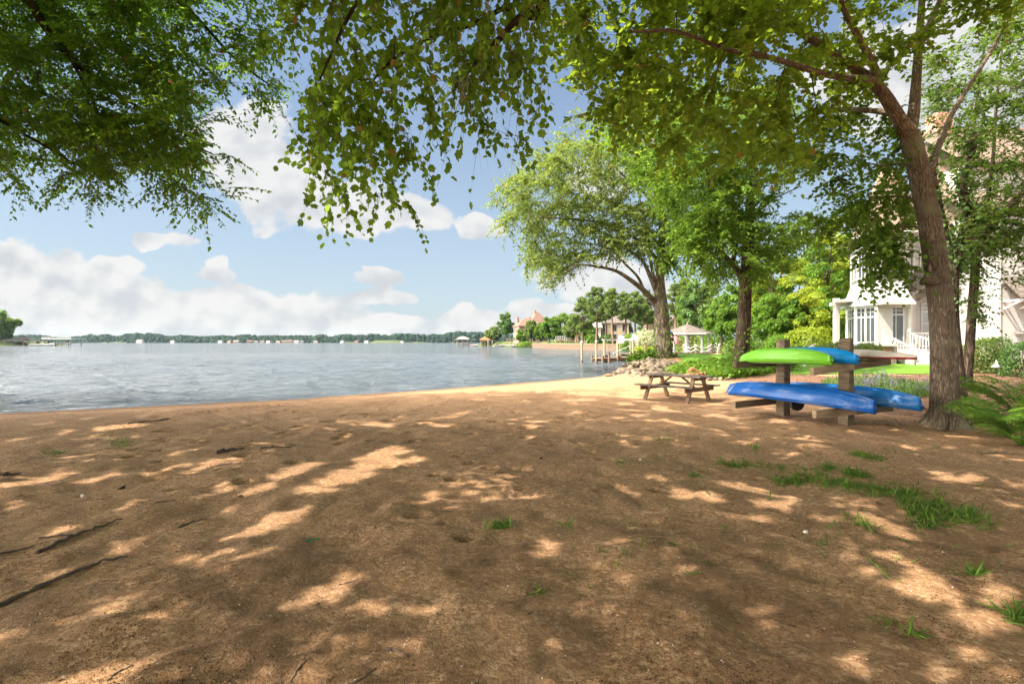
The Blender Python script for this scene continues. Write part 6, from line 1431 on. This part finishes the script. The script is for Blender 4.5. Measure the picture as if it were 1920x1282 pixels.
def rope_fence():
    t = thing('rope_fence', 'white rope swags slung between short brown posts on the pier right of the gazebo', 'fence', (gx(1320, 66), 66, .38)); ps = [(gx(1282, 65.5), 65.5), (gx(1304, 64.8), 64.8), (gx(1333, 65), 65), (gx(1349, 67), 67), (gx(1338, 70), 70)]
    for x, y in ps: mb = MB(); mb.box((x, y, .38+.5), (.2, .2, 1.0)); mb.lathe((x, y, 1.38), [(.15, 0), (.15, .05), (.02, .14)], 6); mb.build('post', M['yellow_wood'], t)
    for a, b in zip(ps[:-1], ps[1:]):
        for h in (.98, .52):
            s = np.linspace(0, 1, 10); q = np.stack([a[0]+(b[0]-a[0])*s, a[1]+(b[1]-a[1])*s-.12, .38+h-.42*4*s*(1-s)*.9], 1); MB().tube(q, .055, 6).build('rope', M['white_far'], t, True)
rope_fence()
def flag():
    x, y = gx(1254, 64), 64; t = thing('flag', 'striped red, white and blue flag drooping from a slanted pole beside the gazebo roof', 'flag', (x, y, .4)); MB().tube([(x+.1, y, .4), (x+.1, y, 2.9), (x+.0, y, 3.35)], .03, 6).build('pole', M['white_far'], t)
    red = plain('flag_red', (.55, .04, .06), .8); blue = plain('flag_blue', (.04, .06, .25), .8); mb = MB(); n = 13
    def pt(i, k): u = i/n; s = k/8; return (x+.1+s*1.15+.05*math.sin(k), y-.06*math.sin(k*1.3), 3.2-u*.85-s*(.95+.15*u)+.03*math.sin(k*2))
    for i in range(n):
        for k in range(8): mb.add([pt(i, k), pt(i, k+1), pt(i+1, k+1), pt(i+1, k)], [(0, 1, 2, 3)], mi=2 if (i < 7 and k < 3) else (i % 2))
    o = mb.build('cloth', [red, M['white_far'], blue], t); s = o.modifiers.new('thickness', 'SOLIDIFY'); s.thickness = .01
flag()
def whirligig():
    x, y = gx(1345, 48), 48.; g = hz(x, y); t = thing('garden_whirligig', 'small white whirligig on a post in front of the clipped hedge', 'ornament', (x, y, g)); MB().tube([(x, y, g), (x, y, g+1.1)], .035, 6).build('post', M['white_paint'], t)
    mb = MB()
    for a in (.5, 2.0, 3.5, 5.1): mb.slab([(x, y-.05, g+1.15), (x+.32*math.cos(a), y-.06, g+1.15+.32*math.sin(a)), (x+.32*math.cos(a+.3), y-.02, g+1.15+.32*math.sin(a+.3))], .02)
    mb.build('blades', M['white_paint'], t); MB().lathe((x, y, g+1.08), [(.08, 0), (.1, .1), (.02, .2)], 8).build('hub', M['iron'], t)
whirligig()
def path_light():
    x, y = bx(1868, 22.5); g = hz(x, y); t = thing('path_light', 'small white cone-hatted garden light beside the glossy shrub', 'garden light', (x, y, g)); MB().tube([(x, y, g), (x, y, g+.45)], .02, 6).build('stake', M['iron'], t); MB().lathe((x, y, g+.42), [(.2, 0), (.05, .16), (.02, .3), (.0, .32)], 14).build('lamp_shade', M['white_paint'], t, True)
path_light()
def hand_rail():
    x, y = bx(1520, 27.6); g = hz(x, y); t = thing('hand_rail', 'short white slanted hand rail with balusters behind the upper kayaks', 'railing', (x, y, g)); mb = MB(); a, b = np.array([x-.35, y, g]), np.array([x+.35, y+.3, g+.35]); z = np.array([0, 0, 1.])
    mb.beam(a+z*.85, b+z*.85, .09, .07)
    MB().beam(a+z*.85, b+z*.85, .1, .08).build('rail', M['white_paint'], t)
    for k in range(6): p = a+(b-a)*k/5; MB().beam(p, p+z*.83, .06, .06, up=(1, 0, 0)).build('baluster', M['white_paint'], t)
hand_rail()
# ------------------------------------------------------------------ walls of the far bank
def seawall(name, label, path, h, mat='dock_wood'):
    t = thing(name, label, 'wall', (path[0][0], path[0][1], WZ)); mb = MB(); cap = MB()
    for a, b in zip(path[:-1], path[1:]):
        mb.beam((*a, (WZ-1.5+h)/2), (*b, (WZ-1.5+h)/2), .35, h+1.5-WZ); cap.beam((*a, h+.05), (*b, h+.05), .6, .12)
    mb.build('wall', M[mat], t); cap.build('cap', M['yellow_wood'], t)
seawall('seawall', 'long tan timber seawall round the back of the cove behind the boat lift', [(33., 84.), (32.3, 110), (23., 121), (13.6, 147), (7.4, 191), (.5, 210)], 1.15)
plank_deck('boardwalk', 'grey railed boardwalk along the far seawall', 'boardwalk', [(gx(1125, 165), 160.), (gx(1060, 178), 178), (gx(1000, 196), 192)], 1.8, .75, 5., 'dock_wood', .0, rails=True)
# ------------------------------------------------------------------ houses on the far bank
def gable_house(name, label, c, w, dp, h, rh, rz, wallm, roofm, wins=(), chim=None, hip=False, cat='house', group=None, base=None):
    g = hz(*c) if base is None else base; t = thing(name, label, cat, (c[0], c[1], g), group); cs, sn = math.cos(rz), math.sin(rz); X = lambda a, b, z: np.array([c[0]+cs*a-sn*b, c[1]+sn*a+cs*b, g+z])
    v = [X(-w/2, -dp/2, -1), X(w/2, -dp/2, -1), X(w/2, dp/2, -1), X(-w/2, dp/2, -1), X(-w/2, -dp/2, h), X(w/2, -dp/2, h), X(w/2, dp/2, h), X(-w/2, dp/2, h)]; f = [(0, 1, 5, 4), (1, 2, 6, 5), (2, 3, 7, 6), (3, 0, 4, 7)]; mb = MB()
    o = .5; k = rh/(dp/2)
    if not hip: v += [X(-w/2, 0, h+rh), X(w/2, 0, h+rh)]; f += [(5, 6, 9), (7, 4, 8), (4, 5, 9, 8), (6, 7, 8, 9)]
    else: f += [(4, 5, 6, 7)]
    mb.add(v, f); mb.build('wall', M[wallm], t); mb = MB()
    if hip:
        r1 = max(.01, w/2-dp/2*.8); q = [X(-w/2-o, -dp/2-o, h-.1), X(w/2+o, -dp/2-o, h-.1), X(w/2+o, dp/2+o, h-.1), X(-w/2-o, dp/2+o, h-.1), X(-r1, 0, h+rh), X(r1, 0, h+rh)]
        for p in ((q[0], q[1], q[5], q[4]), (q[1], q[2], q[5]), (q[2], q[3], q[4], q[5]), (q[3], q[0], q[4])): mb.slab(p, .2)
    else:
        e = h-o*k+.1
        mb.slab([X(-w/2-o, -dp/2-o, e), X(w/2+o, -dp/2-o, e), X(w/2+o, 0, h+rh+.1), X(-w/2-o, 0, h+rh+.1)], .2); mb.slab([X(w/2+o, dp/2+o, e), X(-w/2-o, dp/2+o, e), X(-w/2-o, .01, h+rh+.1), X(w/2+o, .01, h+rh+.1)], .2)
    rf = mb.build('roof', M[roofm], t)
    for cx_, cy_ in (chim or []): MB().box(X(cx_, cy_, h+rh*.6), (.9, .9, rh*.9+1.), rz).build('chimney', M[wallm], rf)
    for (side, a, z, ww, hh) in wins:
        if side == 'f': p = X(a, -dp/2-.03, z); ux = np.array([cs, sn, 0]); nn = np.array([sn, -cs, 0])
        elif side == 'l': p = X(-w/2-.03, a, z); ux = np.array([-sn, cs, 0]); nn = np.array([-cs, -sn, 0])
        else: p = X(w/2+.03, a, z); ux = np.array([-sn, cs, 0]); nn = np.array([cs, sn, 0])
        fr = MB().obox(p, ux*(ww/2+.12), nn*.05, (0, 0, hh/2+.12)).build('window', M['white_far' if wallm != 'white_far' else 'cream'], t); MB().obox(p+nn*.06, ux*ww/2, nn*.03, (0, 0, hh/2)).build('pane', M['dark'], fr)
    return t
W2 = [('f', a, z, 1.3, 1.9) for a in (-5, -2, 1, 4) for z in (2, 5.6)]+[('l', a, z, 1.2, 1.9) for a in (-3, 0, 3) for z in (2, 5.6)]
gable_house('house', 'peach stucco villa with pink tiled hipped roof and chimneys across the cove', (gx(991, 212), 212.), 10.5, 9, 7.2, 3.2, .25, 'peach', 'pink_tile', [w for w in W2 if abs(w[1]) < 4.6], [(-4, 2), (1., 1.5)], True, base=1.)
gable_house('house', 'taller peach wing with steep pink roof rising right of the villa', (gx(1008, 216), 216.), 6.5, 7, 8.8, 4.4, .25, 'peach', 'pink_tile', [('f', 0, 3, 1.3, 2), ('f', 0, 6.6, 1.3, 2), ('f', -2, 5, .9, 1.6)], [(-1, .5)], True, base=1.)
gable_house('house', 'tan house with balcony glimpsed between the pine trunks', (gx(1150, 168), 168.), 9, 8, 6.6, 3., -.1, 'cream', 'cedar_grey', [('f', a, z, 1.2, 2.1) for a in (-3, 0, 3) for z in (1.8, 4.9)], [], False, base=1.4)
gable_house('house', 'beige gabled house with dark slate roof left behind the grey bank trunk', (gx(1234, 150), 150.), 6, 8, 6.2, 3.2, 1.25, 'cream', 'slate', [('f', 0, 4, 1., 1.4)], [], False, base=1.6)
gable_house('house', 'pale cream house with one dark window right behind the gazebo roof', (gx(1274, 148), 148.), 6.5, 8, 5.6, 3.0, 1.57, 'cream', 'cedar_grey', [('l', 1.2, 4.2, 1.6, 1.1)], [], False, base=1.6)
gable_house('house', 'yellowish cottage half hidden low behind the pines near the white-railed dock', (gx(1090, 170), 170.), 4.5, 6, 3.6, 1.8, .0, 'peach', 'pink_tile', [('f', -1, 1.8, .9, 1.4), ('f', 1, 1.8, .9, 1.4)], [], False, base=1.2)
gable_house('house', 'white house end visible behind the tall pines left of the balcony house', (gx(1112, 165), 165.), 4.0, 6, 5.2, 2., .0, 'white_far', 'grey_roof', [('f', 0, 3.4, 1., 1.5)], [], False, base=1.2)
def balcony():
    pass
# boathouses and docks
def boathouse(name, label, px, d, w, dp, zt, rh, roofm, deck=True, flat=False, boat=None, rz=0.):
    c = np.array([gx(px, d), d]); t = thing(name, label, 'boathouse', (c[0], c[1], WZ))
    for a in (-1, 0, 1):
        for b in (-1, 1): MB().tube([(c[0]+a*w*.44, c[1]+b*dp*.44, -1.5), (c[0]+a*w*.44, c[1]+b*dp*.44, zt)], .2, 6).build('post', M['grey_wood'], t)
    if flat:
        mb = MB(); mb.box((c[0], c[1], zt+.3), (w, dp, .5)); mb.build('roof_deck', M['white_paint'], t); mb = MB()
        for k in range(int(w/1.2)+1): mb.box((c[0]-w/2+k*1.2, c[1]-dp/2, zt+.9), (.12, .12, .9))
        mb.box((c[0], c[1]-dp/2, zt+1.3), (w, .12, .14)); mb.build('rail', M['white_far'], t)
    else:
        o = .5; e = [(c[0]+sx*(w/2+o), c[1]+sy*(dp/2+o), zt) for sx, sy in ((-1, -1), (1, -1), (1, 1), (-1, 1))]; r1 = w*.14; a, b = (c[0]-r1, c[1], zt+rh), (c[0]+r1, c[1], zt+rh); mb = MB()
        for q in ((e[0], e[1], b, a), (e[1], e[2], b), (e[2], e[3], a, b), (e[3], e[0], a)): mb.slab(q, .18)
        mb.build('roof', M[roofm], t)
    if deck: MB().box((c[0], c[1], .35), (w, dp, .25)).build('deck', M['dock_wood'], t)
    return t
def boat(name, label, px, d, L, H, z=None, mat='white_far', cabin=True, rz=0., band=None):
    c = np.array([gx(px, d), d, WZ if z is None else z]); t = thing(name, label, 'boat', (0, 0, 0)); V = []; n = 12
    for i in range(n+1):
        s = i/n; x = -L/2+L*s; w = .19*L*(1-max(0, (s-.5)/.5)**2.2)+.01; zz = H*(.75+.35*s*s); V += [(x, -w, zz), (x, -w*.7, H*.15), (x, 0, 0), (x, w*.7, H*.15), (x, w, zz), (x, 0, zz-.08)]
    F = [(i*6+k, i*6+(k+1) % 6, (i+1)*6+(k+1) % 6, (i+1)*6+k) for i in range(n) for k in range(6)]+[tuple(range(6)), tuple(n*6+k for k in range(6))[::-1]]
    MB().add(V, F).build('hull', M[mat], t, True)
    if cabin: mb = MB(); mb.slab([(-.1*L, -.14*L, H), (.02*L, -.12*L, H*1.7), (.02*L, .12*L, H*1.7), (-.1*L, .14*L, H)], .05); mb.box((-.2*L, 0, H*1.0), (.22*L, .26*L, H*.5)); mb.build('cockpit', M[band or 'dark'], t)
    t.location = c; t.rotation_euler = (0, 0, rz); return t
boathouse('boathouse', 'boathouse on the water with grey hipped roof, farthest out of the cove', 868, 245, 6., 7, 2.9, 1.5, 'grey_roof', False); boat('motor_boat', 'white boat hoisted under the grey-roofed boathouse', 868, 243, 4.4, 1., .5)
boathouse('boathouse', 'boathouse with an orange tiled roof beside the lone pointed tree', 910, 242, 4.4, 6, 2.6, 1.6, 'terracotta', False)
plank_deck('pier', 'long low walkway joining the two boathouses off the spit', 'pier', [(gx(876, 243), 243.), (gx(935, 246), 246)], 1.6, .55, 3., 'grey_wood', .1)
for lab, px in [('tall bare pile right of the orange boathouse', 915), ('bare pile farther right of the orange boathouse', 923)]:
    x = gx(px, 236); t = thing('mooring_pile', lab, 'pile', (x, 236, WZ)); MB().tube([(x, 236, -2), (x, 236, 2.2)], .2, 6).build('shaft', M['pale_post'], t); MB().lathe((x, 236, 2.2), [(.22, 0), (.02, .2)], 6).build('cap', M['white_far'], t)
boat('motor_boat', 'small orange and white boat moored beside the grey-roofed boathouse', 888, 238, 4.0, .9, band='red_plastic', rz=.1)
boat('motor_boat', 'white boat lying along the sandy spit under the lone tree', 937, 226, 5.2, .9, rz=.2); boat('motor_boat', 'low white boat moored in front of the peach villa seawall', 971, 206, 5.0, .6, cabin=False)
boat('motor_boat', 'covered white boat with yellow bow at the white-railed dock', 1037, 172, 3.6, 1.3, mat='white_far', band='white_far', rz=3.0)
def two_deck():
    d = 172; x0, x1 = gx(1042, d), gx(1075, d); t = thing('two_level_dock', 'two-level wooden boat dock with white railing round its upper deck', 'dock', ((x0+x1)/2, d, WZ))
    MB().box(((x0+x1)/2, d+2, 2.35), (x1-x0+.6, 5, .35)).build('upper_deck', M['yellow_wood'], t); mb = MB()
    for k in range(9): mb.box((x0+(x1-x0)*k/8, d-.5, 3.05), (.14, .12, 1.1))
    mb.box(((x0+x1)/2, d-.5, 3.6), (x1-x0+.3, .14, .2)); mb.box(((x0+x1)/2, d-.5, 2.85), (x1-x0+.3, .1, .12)); mb.build('railing', M['white_far'], t)
    for k in range(5): x = x0+(x1-x0)*k/4; mb = MB(); mb.tube([(x, d-.3, -1.5), (x, d-.3, 2.2)], .17, 6); mb.beam((x, d-.3, 1.2), (x+.7*(1 if k < 4 else -1), d-.3, 2.1), .12, .12); mb.build('post', M['yellow_wood'], t)
    MB().box(((x0+x1)/2+1.5, d+1, .3), (x1-x0, 5, .3)).build('lower_deck', M['brown_wood'], t); mb = MB(); mb.beam((x0+1, d-1.4, .2), (x0+2.2, d-1.4, -.5), .12, .2); mb.beam((x1-.6, d-1.4, .2), (x1-1.8, d-1.4, -.5), .12, .2); mb.build('brace', M['yellow_wood'], t)
two_deck()
def pergola():
    d = 205; x0, x1 = gx(951, d), gx(967, d); t = thing('pergola', 'open timber pergola on the shore left of the peach villa', 'pergola', ((x0+x1)/2, d, .6))
    for k in range(4): MB().box((x0+(x1-x0)*k/3, d, 1.6), (.25, .25, 2.4)).build('post', M['yellow_wood'], t)
    mb = MB(); mb.box(((x0+x1)/2, d, 2.9), (x1-x0+.8, .3, .3)); [mb.box((x0+(x1-x0)*k/7, d+1, 3.1), (.15, 3, .2)) for k in range(8)]; mb.build('rafters', M['yellow_wood'], t); MB().box(((x0+x1)/2, d+1, .55), (x1-x0+2, 3, .3)).build('deck', M['white_far'], t)
pergola()
boathouse('boathouse', 'boathouse with a low brown hipped roof at far left', 41, 280, 10.5, 9, 2.7, 1.6, 'cedar_grey', False); boathouse('boathouse', 'open dock with a flat white upper deck at far left', 118, 280, 16., 8, 3.2, 1., 'grey_roof', False, True)
plank_deck('pier', 'tan plank walkway from the left bank to the white-decked dock', 'pier', [(-282., 281), (-262, 279), (-246, 279)], 2.2, .7, 4., 'yellow_wood', .4)
boat('motor_boat', 'long white boat between the two boathouses at far left', 73, 277, 9., 1.2, rz=.05); boat('motor_boat', 'white boat hoisted under the flat white deck at far left', 128, 279, 5., 1., .5); boat('motor_boat', 'second white boat just left of the flat white deck', 92, 276.5, 5.5, 1.3, rz=.1)
# houses along the far shore
FG = 'houses along the far shore'
def far_house():
    t = thing('far_house', 'small pale house among the trees of the far shore', 'house', (0, 0, 0), FG); MB().box((0, 0, 2.5), (14, 9, 7)).build('wall', M['cream'], t); mb = MB(); mb.slab([(-7.6, -5, 5.8), (7.6, -5, 5.8), (7.6, 0, 9.2), (-7.6, 0, 9.2)], .3); mb.slab([(7.6, 5, 5.8), (-7.6, 5, 5.8), (-7.6, .02, 9.2), (7.6, .02, 9.2)], .3); mb.build('roof', M['grey_roof'], t); return t
fh = far_house(); used = False
FH = [(263, 'w', 'w', 1.2), (325, 'w', 'g', .9), (414, 'w', 'g', .9), (431, 'p', 'p', .9), (443, 'c', 'g', 1.), (468, 'p', 'p', 1.), (480, 'w', 'g', .8), (492, 'c', 'c', .9), (504, 'w', 'g', .9), (522, 'c', 'g', .8), (533, 'p', 'c', 1.), (543, 'c', 'p', 1.1), (556, 'w', 'g', 1.0), (565, 'w', 'g', .8), (592, 'c', 'g', .8), (642, 'w', 'g', .8), (668, 'p', 'p', .8), (688, 'w', 'w', .9), (754, 'w', 'g', .7)]
WM = {'w': 'white_far', 'p': 'peach', 'c': 'cream'}; RM = {'w': 'grey_roof', 'g': 'grey_roof', 'p': 'pink_tile', 'c': 'cedar_grey'}
for i, (px, wm, rm, s) in enumerate(FH):
    o = fh if i == 0 else copy_tree(fh); d = 1165+RS.uniform(0, 14); o.location = (gx(px, d), d, max(0, hz(gx(px, d), d)*.3)-.5); s *= .78; o.scale = (s, s, s*.85); o.rotation_euler = (0, 0, RS.uniform(-.4, .4))
    for ch in o.children:
        ch.data = ch.data.copy() if i else ch.data; ch.data.materials[0] = M[WM[wm]] if ch.name.startswith('wall') else M[RM[rm]]
    o['label'] = {'w': 'small white house', 'p': 'small pinkish house', 'c': 'small cream house'}[wm]+' with '+{'w': 'pale', 'g': 'grey', 'p': 'pink', 'c': 'brown'}[rm]+' roof on the far shore'

# ------------------------------------------------------------------ air over the lake
def haze():
    x0, x1, y0, y1, z0, z1 = -2000., 2000., -60., 1600., -4., 34.
    o = MB().box(((x0+x1)/2, (y0+y1)/2, (z0+z1)/2), (x1-x0, y1-y0, z1-z0)); m = bpy.data.materials.new('haze'); m.use_nodes = True; nt = m.node_tree; nt.nodes.clear()
    v = nd(nt, 'ShaderNodeVolumePrincipled', {'Color': (.62, .78, .92, 1), 'Density': .000045, 'Anisotropy': .2}); out = nd(nt, 'ShaderNodeOutputMaterial'); nt.links.new(v.outputs[0], out.inputs['Volume'])
    h = o.build('haze', m); h['kind'] = 'stuff'; h['label'] = 'thin pale summer haze over the lake'
haze()
